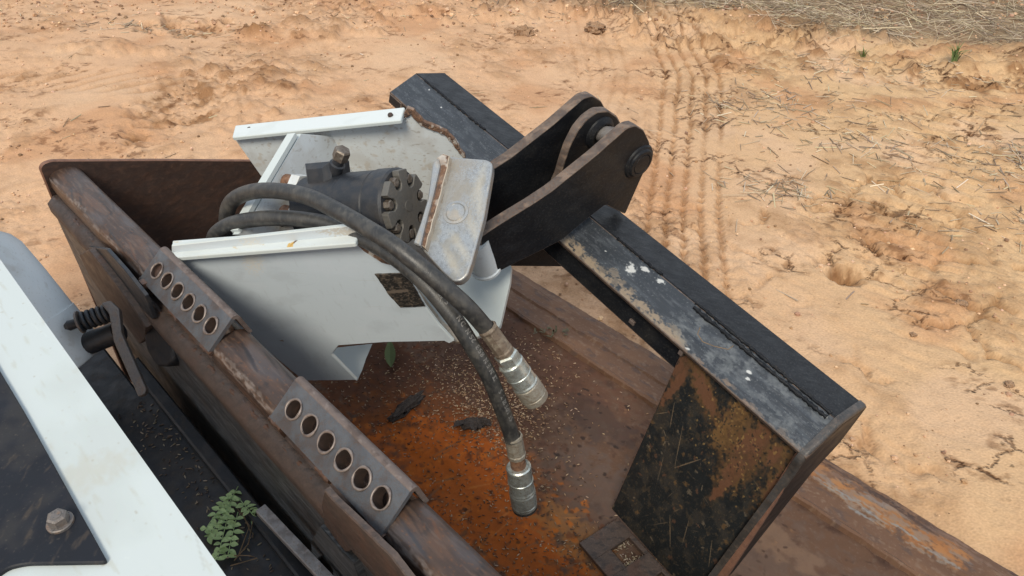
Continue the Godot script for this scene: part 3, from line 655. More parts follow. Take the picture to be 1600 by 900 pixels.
func build_ground() -> void:
	n_low.seed = 3; n_low.frequency = 0.55; n_low.fractal_octaves = 3
	n_mid.seed = 5; n_mid.frequency = 5.0; n_mid.fractal_octaves = 4
	n_fine.seed = 8; n_fine.frequency = 28.0; n_fine.fractal_octaves = 2
	n_mask.seed = 14; n_mask.frequency = 1.1; n_mask.fractal_octaves = 3
	n_cell.seed = 21; n_cell.noise_type = FastNoiseLite.TYPE_CELLULAR; n_cell.frequency = 6.5
	n_cell.cellular_return_type = FastNoiseLite.RETURN_DISTANCE2_SUB
	n_cell.fractal_type = FastNoiseLite.FRACTAL_NONE; n_cell.domain_warp_enabled = true; n_cell.domain_warp_amplitude = 0.06; n_cell.domain_warp_frequency = 9.0
	var xs := PackedFloat32Array(); var zs := PackedFloat32Array()
	for v in [-120.0, -60.0, -30.0, -15.0, -9.0, -6.0, -4.5, -3.9]:
		xs.append(v)
	var x := -3.6
	while x < 3.7:
		xs.append(x)
		x += 0.007 if x > 0.2 and x < 2.1 else 0.013 if x > -2.4 else 0.018
	for v in [4.0, 4.6, 6.0, 9.0, 15.0, 30.0, 60.0, 120.0]:
		xs.append(v)
	for v in [60.0, 30.0, 12.0, 6.0, 3.0, 1.5, 0.6, 0.0, -0.3, -0.5]:
		zs.append(v)
	var z := -0.6
	while z > -5.1:
		zs.append(z)
		z -= 0.007 if z > -2.2 else lerpf(0.009, 0.018, clampf((-z - 2.2) / 2.6, 0, 1))
	for v in [-5.3, -5.7, -6.5, -8.0, -11.0, -16.0, -30.0, -60.0, -120.0]:
		zs.append(v)
	var nx := xs.size(); var nz := zs.size()
	var vs := PackedVector3Array(); var cs := PackedColorArray(); var ns := PackedVector3Array(); var uvs := PackedVector2Array()
	vs.resize(nx * nz); cs.resize(nx * nz); ns.resize(nx * nz); uvs.resize(nx * nz)
	var sand_a := Color(0.63, 0.395, 0.24); var sand_b := Color(0.62, 0.41, 0.23)
	var wet_and_shade := Color(0.27, 0.135, 0.06); var pale := Color(0.66, 0.44, 0.28); var mould := Color(0.2, 0.15, 0.1)
	for j in nz:
		for i in nx:
			var px := xs[i]; var pz := zs[j]
			var g := ground_h(px, pz)
			var under := smoothstep(0.12, -0.02, Vector3(px - corner.x, 0, pz - corner.z).dot(bt) - 1.0)
			var along := Vector3(px - corner.x, 0, pz - corner.z).dot(bu)
			var h: float = g[0]
			if under > 0.0 and along > -0.08:
				h = lerpf(h, -0.012 + h * 0.2, under)
			elif pz > -2.6:
				h = minf(h, 0.02)
			var k := j * nx + i
			vs[k] = Vector3(px, h, pz)
			var c := sand_a.lerp(sand_b, smoothstep(0.2, 1.5, px))
			var m := n_mask.get_noise_2d(px * 1.3 + 4.0, pz * 1.3)
			c = c.lerp(pale, smoothstep(0.1, 0.5, m) * 0.7)
			c = c.lerp(Color(0.52, 0.27, 0.14), smoothstep(0.12, 0.5, -m) * 0.6)
			c = c.lerp(wet_and_shade, g[1] * 0.85)
			c = c.lerp(mould, g[2] * 0.75)
			cs[k] = c
			uvs[k] = Vector2((px + 3.2) / 6.4, (pz + 4.9) / 4.4)
	for j in nz:
		for i in nx:
			var a := vs[j * nx + mini(i + 1, nx - 1)] - vs[j * nx + maxi(i - 1, 0)]
			var b := vs[mini(j + 1, nz - 1) * nx + i] - vs[maxi(j - 1, 0) * nx + i]
			var nn := b.cross(a).normalized()
			ns[j * nx + i] = nn if nn.y > 0 else -nn
	var ids := PackedInt32Array()
	ids.resize((nx - 1) * (nz - 1) * 6)
	var q := 0
	for j in nz - 1:
		for i in nx - 1:
			var a := j * nx + i
			for o in [a, a + nx, a + 1, a + 1, a + nx, a + nx + 1]:
				ids[q] = o
				q += 1
	var arr := []
	arr.resize(Mesh.ARRAY_MAX)
	arr[Mesh.ARRAY_VERTEX] = vs; arr[Mesh.ARRAY_NORMAL] = ns; arr[Mesh.ARRAY_COLOR] = cs; arr[Mesh.ARRAY_TEX_UV] = uvs; arr[Mesh.ARRAY_INDEX] = ids
	var am := ArrayMesh.new()
	am.add_surface_from_arrays(Mesh.PRIMITIVE_TRIANGLES, arr)
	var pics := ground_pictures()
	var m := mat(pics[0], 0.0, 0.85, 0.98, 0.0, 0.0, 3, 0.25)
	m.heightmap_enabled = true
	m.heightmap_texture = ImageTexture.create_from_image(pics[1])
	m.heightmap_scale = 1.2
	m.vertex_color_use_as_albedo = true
	am.surface_set_material(0, m)
	var o := MeshInstance3D.new()
	o.name = "ground"
	o.mesh = am
	o.set_meta("kind", "structure")
	o.set_meta("label", "bare sandy orange ground with tyre ruts and cracked dry mud")
	o.set_meta("category", "ground")
	add_child(o)

func ground_pictures() -> Array:    # tint and fine relief: grit, scabs and hairline cracks with their shade painted in, 3 mm to the pixel
	var side := 2048
	var pic := func(kind: int, freq: float, octaves: int, sd: int, ret: int) -> PackedByteArray:
		var nz := FastNoiseLite.new()
		nz.seed = sd; nz.frequency = freq
		nz.noise_type = kind
		nz.fractal_type = FastNoiseLite.FRACTAL_FBM if octaves > 1 else FastNoiseLite.FRACTAL_NONE
		nz.fractal_octaves = octaves
		if kind == FastNoiseLite.TYPE_CELLULAR:
			nz.cellular_return_type = ret
			nz.domain_warp_enabled = true; nz.domain_warp_amplitude = 26.0; nz.domain_warp_frequency = 0.03
		var im := nz.get_image(side, side)
		im.convert(Image.FORMAT_L8)
		return im.get_data()
	var cell: PackedByteArray = pic.call(FastNoiseLite.TYPE_CELLULAR, 0.022, 1, 5, FastNoiseLite.RETURN_DISTANCE2_SUB)
	var bits: PackedByteArray = pic.call(FastNoiseLite.TYPE_CELLULAR, 0.11, 1, 6, FastNoiseLite.RETURN_DISTANCE)
	var patch: PackedByteArray = pic.call(FastNoiseLite.TYPE_SIMPLEX_SMOOTH, 0.006, 4, 7, 0)
	var grit: PackedByteArray = pic.call(FastNoiseLite.TYPE_SIMPLEX_SMOOTH, 0.4, 3, 8, 0)
	var scab: PackedByteArray = pic.call(FastNoiseLite.TYPE_SIMPLEX_SMOOTH, 0.035, 4, 9, 0)
	var crack := PackedFloat32Array(); var where := PackedFloat32Array(); var gl := PackedFloat32Array(); var sl := PackedFloat32Array(); var bl := PackedFloat32Array()
	for i in 256:
		var f := i / 255.0
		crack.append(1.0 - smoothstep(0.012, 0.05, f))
		where.append(smoothstep(0.52, 0.7, f))
		gl.append(f - 0.5)
		sl.append(smoothstep(0.55, 0.78, f))
		bl.append(1.0 - smoothstep(0.1, 0.24, f))
	var right := PackedFloat32Array()
	for i in side:
		right.append(0.12 + 0.88 * smoothstep(0.5, 0.62, float(i) / side))
	var n := side * side
	var hd := PackedByteArray(); hd.resize(n)
	var cd := PackedByteArray(); cd.resize(n * 3)
	var k := 0
	for i in n:
		var p := patch[i]
		var wr: float = where[p]
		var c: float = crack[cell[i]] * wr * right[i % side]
		var sc: float = sl[scab[i]] * (0.1 + 0.9 * wr)
		var b: float = bl[bits[i]] * sl[scab[(i + 52345) % n]] * (0.3 + 0.7 * wr)
		var g: float = gl[grit[i]]
		hd[i] = int(clampf(150.0 - c * 90.0 - sc * 34.0 + b * 50.0 + g * 40.0 + gl[scab[i]] * (14.0 + 30.0 * wr), 0.0, 255.0))
		var v := clampf(0.92 + g * 0.2 - c * 0.34 - sc * 0.2 - b * 0.3, 0.2, 1.0)  # crack term darkens the tint: shade put into the colour
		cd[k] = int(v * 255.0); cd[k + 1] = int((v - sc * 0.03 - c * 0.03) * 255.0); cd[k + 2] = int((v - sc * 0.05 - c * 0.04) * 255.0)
		k += 3
	return [Image.create_from_data(side, side, false, Image.FORMAT_RGB8, cd), Image.create_from_data(side, side, false, Image.FORMAT_L8, hd)]

func ground_y(x: float, z: float) -> float:
	return ground_h(x, z)[0]

# ---------------------------------------------------------------- loader (white machine at the left edge)
func build_loader() -> void:
	var base := bk(0.9, -0.4, 0)
	var t := thing("skid_steer_loader", "white compact loader front with black cover plate and lock levers", "loader", base)
	var up := Vector3.UP
	# white sill: a bent sheet, top face level, front edge folded down
	var a := MB.new()
	a.prism(round_poly([Vector2(-0.2, -0.165), Vector2(1.8, -0.165), Vector2(1.8, -0.75), Vector2(-0.2, -0.75)], 0.006), bk(0, 0, 0.78), bu, bt, up, 0.05, 0.006, null, 3)
	part("front_sill", t, [a], [M.sill])
	# black cover plate with a bolt
	var pts := [ony(168, 878, 0.7846), ony(40, 880, 0.7846), ony(12, 886, 0.7846), ony(-8, 900, 0.7846), ony(-30, 940, 0.7846), ony(-300, 1000, 0.7846), ony(-400, 600, 0.7846), ony(-60, 470, 0.7846), ony(0, 580, 0.7846), ony(36, 640, 0.7846)]
	var poly := []
	for p in pts:
		poly.append(Vector2((p - bk(0, 0, 0.7846)).dot(bu), (p - bk(0, 0, 0.7846)).dot(bt)))
	a = MB.new()
	a.prism(round_poly(poly, 0.006), bk(0, 0, 0.7846), bu, bt, up, 0.004, 0.001)
	var cover := part("cover_plate", t, [a], [M.cover])
	a = MB.new()
	var bp := ony(94, 816, 0.786)
	a.lathe(bp, up, [[0.0, 0.0015], [0.0095, 0.0015], [0.0103, 0.0008], [0.0103, -0.002]], 24)
	a.lathe(bp, Vector3(0.05, 1, 0.03), [[0.0, 0.0105], [0.006, 0.0105], [0.0077, 0.009], [0.008, 0.001]], 6, 0.3, false)
	a.lathe(bp, Vector3(0.05, 1, 0.03), [[0.0, 0.0111], [0.004, 0.0111], [0.0045, 0.01]], 16)
	part("bolt", cover, [a], [M.lever])
	# lift arm: rounded hollow section coming down beside the sill
	var nn := Vector3.UP
	var arm_end := at(78, 560, 1.2)
	var arm_top := at(-62, 392, 1.13)
	var arm_dir := (arm_top - arm_end).normalized()
	var al := arm_top.distance_to(arm_end)
	a = MB.new()
	var path := PackedVector3Array(); var rad := []
	for q in [[0.004, 0.04], [0.0, 0.055], [0.003, 0.066], [0.01, 0.073], [0.022, 0.077], [0.05, 0.078], [al * 0.6, 0.078], [al - 0.03, 0.076], [al - 0.012, 0.07], [al, 0.06], [al + 0.01, 0.045], [al + 0.015, 0.025], [al + 0.016, 0.005]]:
		path.append(arm_end + arm_dir * q[0])
		rad.append(q[1])
	path[0] = arm_end - arm_dir * 0.002
	a.tube(path, rad, 48)
	var lift := part("lift_arm", t, [a], [M.white_grey])
	a = MB.new()
	path = PackedVector3Array(); rad = []
	for q in [[-0.03, 0.05], [-0.026, 0.066], [-0.018, 0.073], [-0.008, 0.0755], [0.03, 0.0765], [0.06, 0.0765]]:
		path.append(arm_end + arm_dir * q[0] + Vector3(0.004, 0, 0.0))
		rad.append(q[1])
	a.tube(path, rad, 48)
	part("arm_end_cap", lift, [a], [M.white_grey])
	# black quick coupler: a low deck behind the bucket with seeds and dirt on it, a rail and two latch levers
	a = MB.new()
	a.prism(PackedVector2Array([Vector2(0.44, -0.05), Vector2(1.6, -0.05), Vector2(1.6, -0.4), Vector2(0.44, -0.4)]), bk(0, 0, 0.37), bu, bt, up, 0.03, 0.004)
	a.prism(PackedVector2Array([Vector2(0.1, -0.06), Vector2(0.5, -0.06), Vector2(0.5, -0.4), Vector2(0.1, -0.4)]), bk(0, 0, 0.33), bu, bt, up, 0.03, 0.004)
	var deck := part("coupler_deck", t, [a], [M.deck])
	a = MB.new()
	a.prism(PackedVector2Array([Vector2(0.36, -0.034), Vector2(1.6, -0.034), Vector2(1.6, -0.056), Vector2(0.36, -0.056)]), bk(0, 0, 0.385), bu, bt, up, 0.2, 0.003)
	part("coupler_rail", t, [a], [M.deck])
	a = MB.new()
	a.prism(PackedVector2Array([Vector2(-0.1, 0), Vector2(0.62, 0), Vector2(0.62, 0.3), Vector2(-0.1, 0.3)]), bk(0.1, -0.13, 0.05), bu, up, bt, 0.03, 0.003)
	part("coupler_frame", t, [a], [M.deck])
	# bright steel latch handle, near the bottom edge
	a = MB.new()
	var h0 := ony(408, 797, 0.43); var h1 := ony(530, 926, 0.43)
	var hd := (h1 - h0).normalized()
	a.box((h0 + h1) / 2, hd * ((h1 - h0).length() / 2), up * 0.006, hd.cross(up) * 0.0075, 0.0012)
	part("latch_handle", t, [a], [M.steel], "bright flat steel latch handle beside the bucket's rear face")
	# bent latch lever with its coil spring
	nn = cv(0.2, 0.25, -0.94).normalized()
	var lever := plate("latch_lever", t, [[157, 474], [172, 469], [186, 482], [190, 520], [206, 556], [229, 608], [226, 616], [216, 620], [196, 575], [177, 532], [170, 490]], at(190, 540, 1.13), nn, 0.014, [M.lever], 0.003, 0.002, 0.0, 2, Vector3.ZERO, "bent steel latch lever with a coil spring at its top")
	a = MB.new()
	var s0 := at(126, 503, 1.15); var s1 := at(172, 488, 1.16)
	var sd := (s1 - s0).normalized()
	var sa := sd.cross(Vector3.UP).normalized(); var sb := sd.cross(sa)
	var coil := PackedVector3Array()
	for i in 106:
		var an := i / 105.0 * TAU * 5.5
		coil.append(s0.lerp(s1, i / 105.0) + (sa * cos(an) + sb * sin(an)) * 0.0125)
	a.tube(coil, [0.0037], 8)
	part("spring", lever, [a], [M.motor])
	a = MB.new()
	a.tube(PackedVector3Array([s0 - sd * 0.016, s1 + sd * 0.01]), [0.0075], 12)
	a.lathe(s0 - sd * 0.018, -sd, [[0.007, -0.02], [0.0085, 0], [0.004, 0.006], [0.0, 0.007]], 12)
	part("spring_rod", lever, [a], [M.motor])
	a = MB.new()
	a.lathe(s0 - sd * 0.001, sd, [[0.0, -0.0015], [0.0185, -0.0015], [0.0185, 0.0015], [0.0, 0.0015]], 24)
	part("washer", lever, [a], [M.lever])
	a = MB.new()
	a.tube(PackedVector3Array([at(140, 536, 1.19), at(186, 518, 1.18)]), [0.0185], 20)
	part("pivot_boss", lever, [a], [M.motor])

# ---------------------------------------------------------------- bucket
func strip_cells(a: MB, holes: MB, collars: Array, p0: Vector3, along: Vector3, across: Vector3, nn: Vector3, ln: float, wd: float, th: float, count: int, first: float, pitch: float, r: float) -> void:
	# plate from p0 (its outer corner), length ln along, width wd across, with round holes
	var edges := [0.0]
	for i in count + 1:
		edges.append(first + pitch * (i - 0.5))
	edges.append(ln)
	for i in edges.size() - 1:
		var lo: float = edges[i]; var hi: float = edges[i + 1]
		var solid := i == 0 or i == edges.size() - 2
		if solid:
			a.quad(p0 + along * lo, p0 + along * hi, p0 + along * hi + across * wd, p0 + along * lo + across * wd, nn)
			a.quad(p0 + along * lo - nn * th, p0 + along * hi - nn * th, p0 + along * hi + across * wd - nn * th, p0 + along * lo + across * wd - nn * th, -nn)
			continue
		var c := Vector2((lo + hi) / 2, wd * 0.52)
		var angs := []
		for s in 32:
			angs.append(TAU * s / 32)
		for q in [Vector2(lo, 0), Vector2(hi, 0), Vector2(hi, wd), Vector2(lo, wd)]:
			angs.append(fposmod((q - c).angle(), TAU))
		angs.sort()
		var rim := []
		for s in angs.size():
			var an: float = angs[s]
			var d := Vector2(cos(an), sin(an))
			var f := 1e9
			if d.x > 1e-6: f = minf(f, (hi - c.x) / d.x)
			if d.x < -1e-6: f = minf(f, (lo - c.x) / d.x)
			if d.y > 1e-6: f = minf(f, (wd - c.y) / d.y)
			if d.y < -1e-6: f = minf(f, -c.y / d.y)
			rim.append([c + d * r, c + d * f, d])
		for s in rim.size():
			var e0: Array = rim[s]; var e1: Array = rim[(s + 1) % rim.size()]
			var q3 := func(p: Vector2, z: float) -> Vector3: return p0 + along * p.x + across * p.y + nn * z
			a.quad(q3.call(e0[0], 0), q3.call(e0[1], 0), q3.call(e1[1], 0), q3.call(e1[0], 0), nn)
			a.quad(q3.call(e0[0], -th), q3.call(e0[1], -th), q3.call(e1[1], -th), q3.call(e1[0], -th), -nn)
			var dn: Vector3 = -(along * e0[2].x + across * e0[2].y)
			holes.quad(q3.call(e0[0], 0.002), q3.call(e1[0], 0.002), q3.call(e1[0], -0.018), q3.call(e0[0], -0.018), dn)
		# a raised, slightly uneven rim punched up round the hole
		var col := MB.new()
		var w := PackedVector3Array()
		var rad := []
		for s in 33:
			var an := TAU * s / 32
			var d := along * cos(an) + across * sin(an)
			w.append(p0 + along * c.x + across * c.y + d * (r + 0.0012) + nn * (0.001 + 0.0006 * sin(an * 2.0 + i)))
			rad.append(0.0017 + 0.0007 * sin(an * 3.0 + i * 1.7) * sin(an * 1.0 + i))
		col.tube(w, rad, 7, false)
		collars.append(col)
	# side walls
	for q in [[Vector3.ZERO, along * ln, -across], [across * wd, along * ln, across], [Vector3.ZERO, across * wd, -along], [along * ln, across * wd, along]]:
		var s0: Vector3 = p0 + q[0]
		a.quad(s0, s0 + q[1], s0 + q[1] - nn * th, s0 - nn * th, q[2])

func extrude(mb: MB, sec: Array, u0: float, u1: float, smooth_from := 99, closed := true) -> void:   # a section in (t, y) run along the bucket
	var k := sec.size()
	var cuts := maxi(1, int((u1 - u0) / 0.06))
	var cen := Vector2.ZERO
	for p in sec:
		cen += p / k
	var cum := [0.0]
	for i in k:
		cum.append(cum[i] + (sec[i] as Vector2).distance_to(sec[(i + 1) % k]))
	var nrm := []
	for i in k:
		var a: Vector2 = sec[i]; var b: Vector2 = sec[(i + 1) % k]
		var d := (b - a).normalized()
		var n2 := Vector2(d.y, -d.x)
		if closed and n2.dot((a + b) / 2 - cen) < 0:
			n2 = -n2
		nrm.append(n2)
	for c in cuts:
		var ua := lerpf(u0, u1, float(c) / cuts); var ub := lerpf(u0, u1, float(c + 1) / cuts)
		for i in (k if closed else k - 1):
			var a: Vector2 = sec[i]; var b: Vector2 = sec[(i + 1) % k]
			var na: Vector2 = (nrm[i] + nrm[(i + k - 1) % k]).normalized() if nrm[i].dot(nrm[(i + k - 1) % k]) > 0.5 else nrm[i]
			var nb: Vector2 = (nrm[i] + nrm[(i + 1) % k]).normalized() if nrm[i].dot(nrm[(i + 1) % k]) > 0.5 else nrm[i]
			var va := bt * na.x + Vector3(0, na.y, 0); var vb := bt * nb.x + Vector3(0, nb.y, 0)
			mb.quads(bk(ua, a.x, a.y), bk(ub, a.x, a.y), bk(ub, b.x, b.y), bk(ua, b.x, b.y), va, va, vb, vb, Vector2(ua / 1.8, cum[i] / cum[k]), Vector2(ub / 1.8, cum[i] / cum[k]), Vector2(ub / 1.8, cum[i + 1] / cum[k]), Vector2(ua / 1.8, cum[i + 1] / cum[k]))
	if closed:
		for e in [u0, u1]:
			var poly := PackedVector2Array(sec)
			var ids := Geometry2D.triangulate_polygon(poly)
			var nn := bu * (-1.0 if e == u0 else 1.0)
			for i in range(0, ids.size(), 3):
				mb.tri(bk(e, sec[ids[i]].x, sec[ids[i]].y), bk(e, sec[ids[i + 1]].x, sec[ids[i + 1]].y), bk(e, sec[ids[i + 2]].x, sec[ids[i + 2]].y), nn, nn, nn)

func floor_y(u: float, t: float) -> float:
	return 0.022 + n_low.get_noise_2d(u * 3.0, t * 3.0) * 0.006 + n_mid.get_noise_2d(u, t) * 0.0022 + n_fine.get_noise_2d(u, t) * 0.0018

func build_bucket() -> void:
	var W := 1.85
	var t := thing("loader_bucket", "long rusty brown loader bucket with perforated step strips on its rear edge", "bucket", bk(W / 2, 0.5, 0))
	# floor, with dents and caked dirt
	var a := MB.new()
	var gu := 300; var gt := 140
	var g := []
	for j in gt + 1:
		for i in gu + 1:
			var u := W * i / gu; var tt := lerpf(0.06, 0.86, float(j) / gt)
			g.append(bk(u, tt, floor_y(u, tt)))
	var gn := []
	for j in gt + 1:
		for i in gu + 1:
			var dx: Vector3 = g[j * (gu + 1) + mini(i + 1, gu)] - g[j * (gu + 1) + maxi(i - 1, 0)]
			var dz: Vector3 = g[mini(j + 1, gt) * (gu + 1) + i] - g[maxi(j - 1, 0) * (gu + 1) + i]
			var nn := dx.cross(dz).normalized()
			gn.append(nn if nn.y > 0 else -nn)
	for j in gt:
		for i in gu:
			var k := j * (gu + 1) + i
			var u0 := W * i / gu / 1.8; var u1 := W * (i + 1) / gu / 1.8
			a.quads(g[k], g[k + 1], g[k + gu + 2], g[k + gu + 1], gn[k], gn[k + 1], gn[k + gu + 2], gn[k + gu + 1], Vector2(u0, float(j) / gt), Vector2(u1, float(j) / gt), Vector2(u1, float(j + 1) / gt), Vector2(u0, float(j + 1) / gt))
	a.quad(bk(0, 0.0, 0.002), bk(W, 0.0, 0.002), bk(W, 0.9, 0.002), bk(0, 0.9, 0.002), Vector3.DOWN)
	part("floor", t, [a], [M.floor])
	# lip: weld seam, wear plate and worn bevel
	a = MB.new()
	var prof := [Vector2(0.842, 0.02), Vector2(0.846, 0.031), Vector2(0.852, 0.033), Vector2(0.858, 0.029), Vector2(0.91, 0.028), Vector2(0.914, 0.0325), Vector2(0.962, 0.031), Vector2(0.967, 0.0275), Vector2(0.992, 0.021), Vector2(0.999, 0.012), Vector2(1.0, 0.004)]
	var cuts := 260
	for c in cuts:
		for i in prof.size() - 1:
			var q := []
			for s in [[c, i], [c + 1, i], [c + 1, i + 1], [c, i + 1]]:
				var u: float = W * s[0] / cuts
				var p: Vector2 = prof[s[1]]
				var wob := n_mid.get_noise_2d(u * 1.6, s[1] * 0.9) * 0.0035 + n_fine.get_noise_2d(u, s[1] * 0.3) * 0.0012
				q.append([bk(u, p.x + wob, p.y + wob * 0.5), Vector2(u / 1.8, (p.x - 0.84) / 0.16)])
			var nn: Vector3 = (q[1][0] - q[0][0]).cross(q[3][0] - q[0][0]).normalized()
			if nn.y < 0: nn = -nn
			a.quads(q[0][0], q[1][0], q[2][0], q[3][0], nn, nn, nn, nn, q[0][1], q[1][1], q[2][1], q[3][1])
	part("cutting_edge", t, [a], [M.lip], "worn orange rusted front lip of the bucket")
	# curved inner back
	a = MB.new()
	var sec := [Vector2(0.035, 0.57)]
	for i in 9:
		var an := PI / 2 * i / 8.0
		sec.append(Vector2(0.035 + 0.09 - 0.09 * cos(an), 0.112 - 0.09 * sin(an)))
	extrude(a, sec, 0.0, W, 0, false)
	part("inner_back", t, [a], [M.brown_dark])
	# rear face
	a = MB.new()
	extrude(a, [Vector2(-0.012, 0.54), Vector2(0.026, 0.54), Vector2(0.026, 0.05), Vector2(-0.012, 0.05)], 0.0, W)
	part("rear_face", t, [a], [M.rear])
	# ledge under the top tube
	a = MB.new()
	extrude(a, [Vector2(-0.017, 0.527), Vector2(-0.017, 0.546), Vector2(-0.002, 0.5575), Vector2(0.006, 0.5575), Vector2(0.006, 0.527)], 0.0, W)
	part("rear_ledge", t, [a], [M.ledge])
	# rounded top tube
	a = MB.new()
	sec = []
	for q in round_poly([Vector2(0.002, 0.55), Vector2(0.002, 0.606), Vector2(0.064, 0.606), Vector2(0.064, 0.55)], 0.03, 6):
		sec.append(q)
	var cutsec := [Vector2(0.002, 0.55), Vector2(0.004, 0.556), Vector2(0.05, 0.594), Vector2(0.06, 0.588), Vector2(0.064, 0.55)]
	for q in [[0.0, 0.462, 0], [0.462, 0.686, 1], [0.686, 0.872, 0], [0.872, 1.096, 1], [1.096, W, 0]]:
		extrude(a, sec if q[2] == 0 else cutsec, q[0], q[1])
	part("top_tube", t, [a], [M.tube])
	# weld bead along the tube
	a = MB.new()
	var w := PackedVector3Array(); var wr := []
	for i in 240:
		w.append(bk(W * i / 239.0, -0.001 + rng.randf_range(-0.001, 0.001), 0.5535 + rng.randf_range(-0.001, 0.001)))
		wr.append(0.0035 + rng.randf_range(-0.0008, 0.0012))
	a.tube(w, wr, 7)
	part("weld_bead", t, [a], [M.brown])
	# end plates
	for e in 2:
		var u0 := -0.001 if e == 0 else W + 0.009
		var o := bk(u0, 0, 0)
		var pts := []
		if e == 0:
			for s in [[62, 264], [67, 256], [80, 251], [250, 250], [395, 251]]:
				var p := on(s[0], s[1], o, bu) - o
				pts.append(Vector2(p.dot(bt), p.y))
			pts.append(Vector2(0.8, 0.28)); pts.append(Vector2(0.97, 0.05)); pts.append(Vector2(0.98, 0.004)); pts.append(Vector2(0.0, 0.004)); pts.append(Vector2(-0.02, 0.06))
		else:
			for p in [Vector2(-0.02, 0.6), Vector2(0, 0.632), Vector2(0.35, 0.55), Vector2(0.8, 0.28), Vector2(0.97, 0.05), Vector2(0.98, 0.004), Vector2(0.0, 0.004), Vector2(-0.02, 0.06)]:
				pts.append(p)
		a = MB.new(); var ed := MB.new()
		a.prism(round_poly(pts, 0.008), o, bt, Vector3.UP, bu, 0.009, 0.002, ed)
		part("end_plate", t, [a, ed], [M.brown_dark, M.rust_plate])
	# perforated step strips: angle iron over the tube's edge
	for k in 2:
		var u_first := 0.482 if k == 0 else 0.892
		var u0 := u_first - 0.028; var ln := 0.24
		var p0 := bk(u0, -0.002, 0.598)
		var ac := bt * 0.044 + Vector3(0, 0.036, 0)
		var wd := ac.length(); ac /= wd
		var nn := ac.cross(bu).normalized()
		if nn.y < 0: nn = -nn
		a = MB.new(); var hl := MB.new(); var cols := []
		strip_cells(a, hl, cols, p0, bu, ac, nn, ln, wd, 0.006, 6, 0.028, 0.037, 0.0118)
		var st := part("step_strip", t, [a], [M.strip], ["perforated steel step strip farther along the rear edge, beside the white housing", "perforated steel step strip with six rimmed holes nearest the viewer"][k])
		part("hole_wall", st, [hl], [M.hole])
		if k == 0:
			a = MB.new()
			a.lathe(p0 + bu * 0.028 + ac * (wd * 0.52) - nn * 0.004, nn, [[0.012, -0.002], [0.011, 0.0], [0.005, 0.0008], [0.0, 0.0]], 20)
			part("packed_dirt", st, [a], [M.brown_dark])
		for c in cols:
			part("hole_rim", st, [c], [M.collar])
		# rounded bend and the second leg
		a = MB.new()
		var top := p0 + ac * wd
		var leg := (bt * 0.016 - Vector3(0, 0.05, 0)).normalized()
		var nl := leg.cross(bu).normalized()
		if nl.dot(bt) < 0: nl = -nl
		var r := 0.008
		var prev := top; var pn := nn
		for s in 6:
			var f := (s + 1) / 6.0
			var n2 := nn.slerp(nl, f)
			var p2 := top + (n2 - nn) * r
			a.quads(prev, prev + bu * ln, p2 + bu * ln, p2, pn, pn, n2, n2, Vector2(0, 0), Vector2(1, 0), Vector2(1, 1), Vector2(0, 1))
			a.quads(prev - pn * 0.006, prev + bu * ln - pn * 0.006, p2 + bu * ln - n2 * 0.006, p2 - n2 * 0.006, -pn, -pn, -n2, -n2, Vector2(0, 0), Vector2(1, 0), Vector2(1, 1), Vector2(0, 1))
			for e in [0.0, ln]:
				a.quad(prev + bu * e, p2 + bu * e, p2 + bu * e - n2 * 0.006, prev + bu * e - pn * 0.006, bu * (1 if e > 0 else -1))
			prev = p2; pn = n2
		a.prism(PackedVector2Array([Vector2(0, 0), Vector2(ln, 0), Vector2(ln, 0.036), Vector2(0, 0.036)]), prev, bu, leg, nl, 0.006, 0.0005)
		part("strip_flange", st, [a], [M.strip_edge])
		# welds at the strip's foot
		for q in [0.01, 0.12, 0.225]:
			a = MB.new()
			var ww := PackedVector3Array(); var rr := []
			for i in 8:
				ww.append(p0 + bu * (q - 0.012 + i * 0.004) - nn * 0.005 - ac * 0.001 + Vector3(0, rng.randf_range(-0.001, 0.001), 0))
				rr.append(0.0045 + rng.randf_range(-0.001, 0.0015))
			a.tube(ww, rr, 7)
			part("weld", st, [a], [M.brown])
	# coupling lugs and torn plates on the rear face
	var rn := -bt
	var oR := bk(0.5, -0.028, 0.45)
	plate("coupling_lug", t, [[222, 512], [238, 497], [256, 508], [268, 540], [270, 562], [262, 574], [243, 573], [228, 548]], bk(0.5, -0.045, 0.45), (rn + Vector3(0, 0.5, 0)).normalized(), 0.02, [M.motor], 0.012, 0.006, 0.0, 4)
	plate("recess_plate", t, [[138, 386], [166, 390], [196, 424], [226, 462], [240, 498], [226, 500], [186, 452], [158, 424]], bk(0.3, -0.016, 0.5), rn, 0.006, [M.motor], 0.002, 0.001)
	plate("hook_plate", t, [[124, 398], [138, 390], [156, 412], [178, 440], [206, 478], [228, 512], [226, 530], [218, 538], [196, 508], [170, 474], [150, 446], [138, 428]], bk(0.3, -0.026, 0.5), rn, 0.012, [M.ledge], 0.002, 0.0015, 0.0007)
	plate("hook_plate", t, [[200, 405], [226, 430], [262, 475], [266, 492], [244, 494], [222, 468], [204, 440]], bk(0.3, -0.032, 0.5), (rn + Vector3(0, 0.6, 0)).normalized(), 0.008, [M.ledge], 0.002, 0.0015, 0.0006)
	plate("torn_plate", t, [[506, 766], [524, 786], [566, 826], [612, 872], [654, 926], [640, 950], [606, 920], [578, 884], [556, 860], [540, 863], [522, 840], [506, 818], [502, 790]], bk(1.0, -0.019, 0.5), rn, 0.008, [M.ledge], 0.002, 0.0015, 0.0009)
	plate("torn_plate", t, [[486, 848], [500, 822], [530, 858], [552, 880], [570, 930], [525, 930], [520, 890], [508, 866], [495, 872], [490, 890]], bk(1.0, -0.022, 0.45), rn, 0.01, [M.rear], 0.002, 0.0015, 0.0008)
	# small weld bracket on the tube near the left strip
	a = MB.new()
	a.box(bk(0.47, 0.0, 0.597), bu * 0.008, Vector3(0, 0.004, 0), bt * 0.006, 0.002)
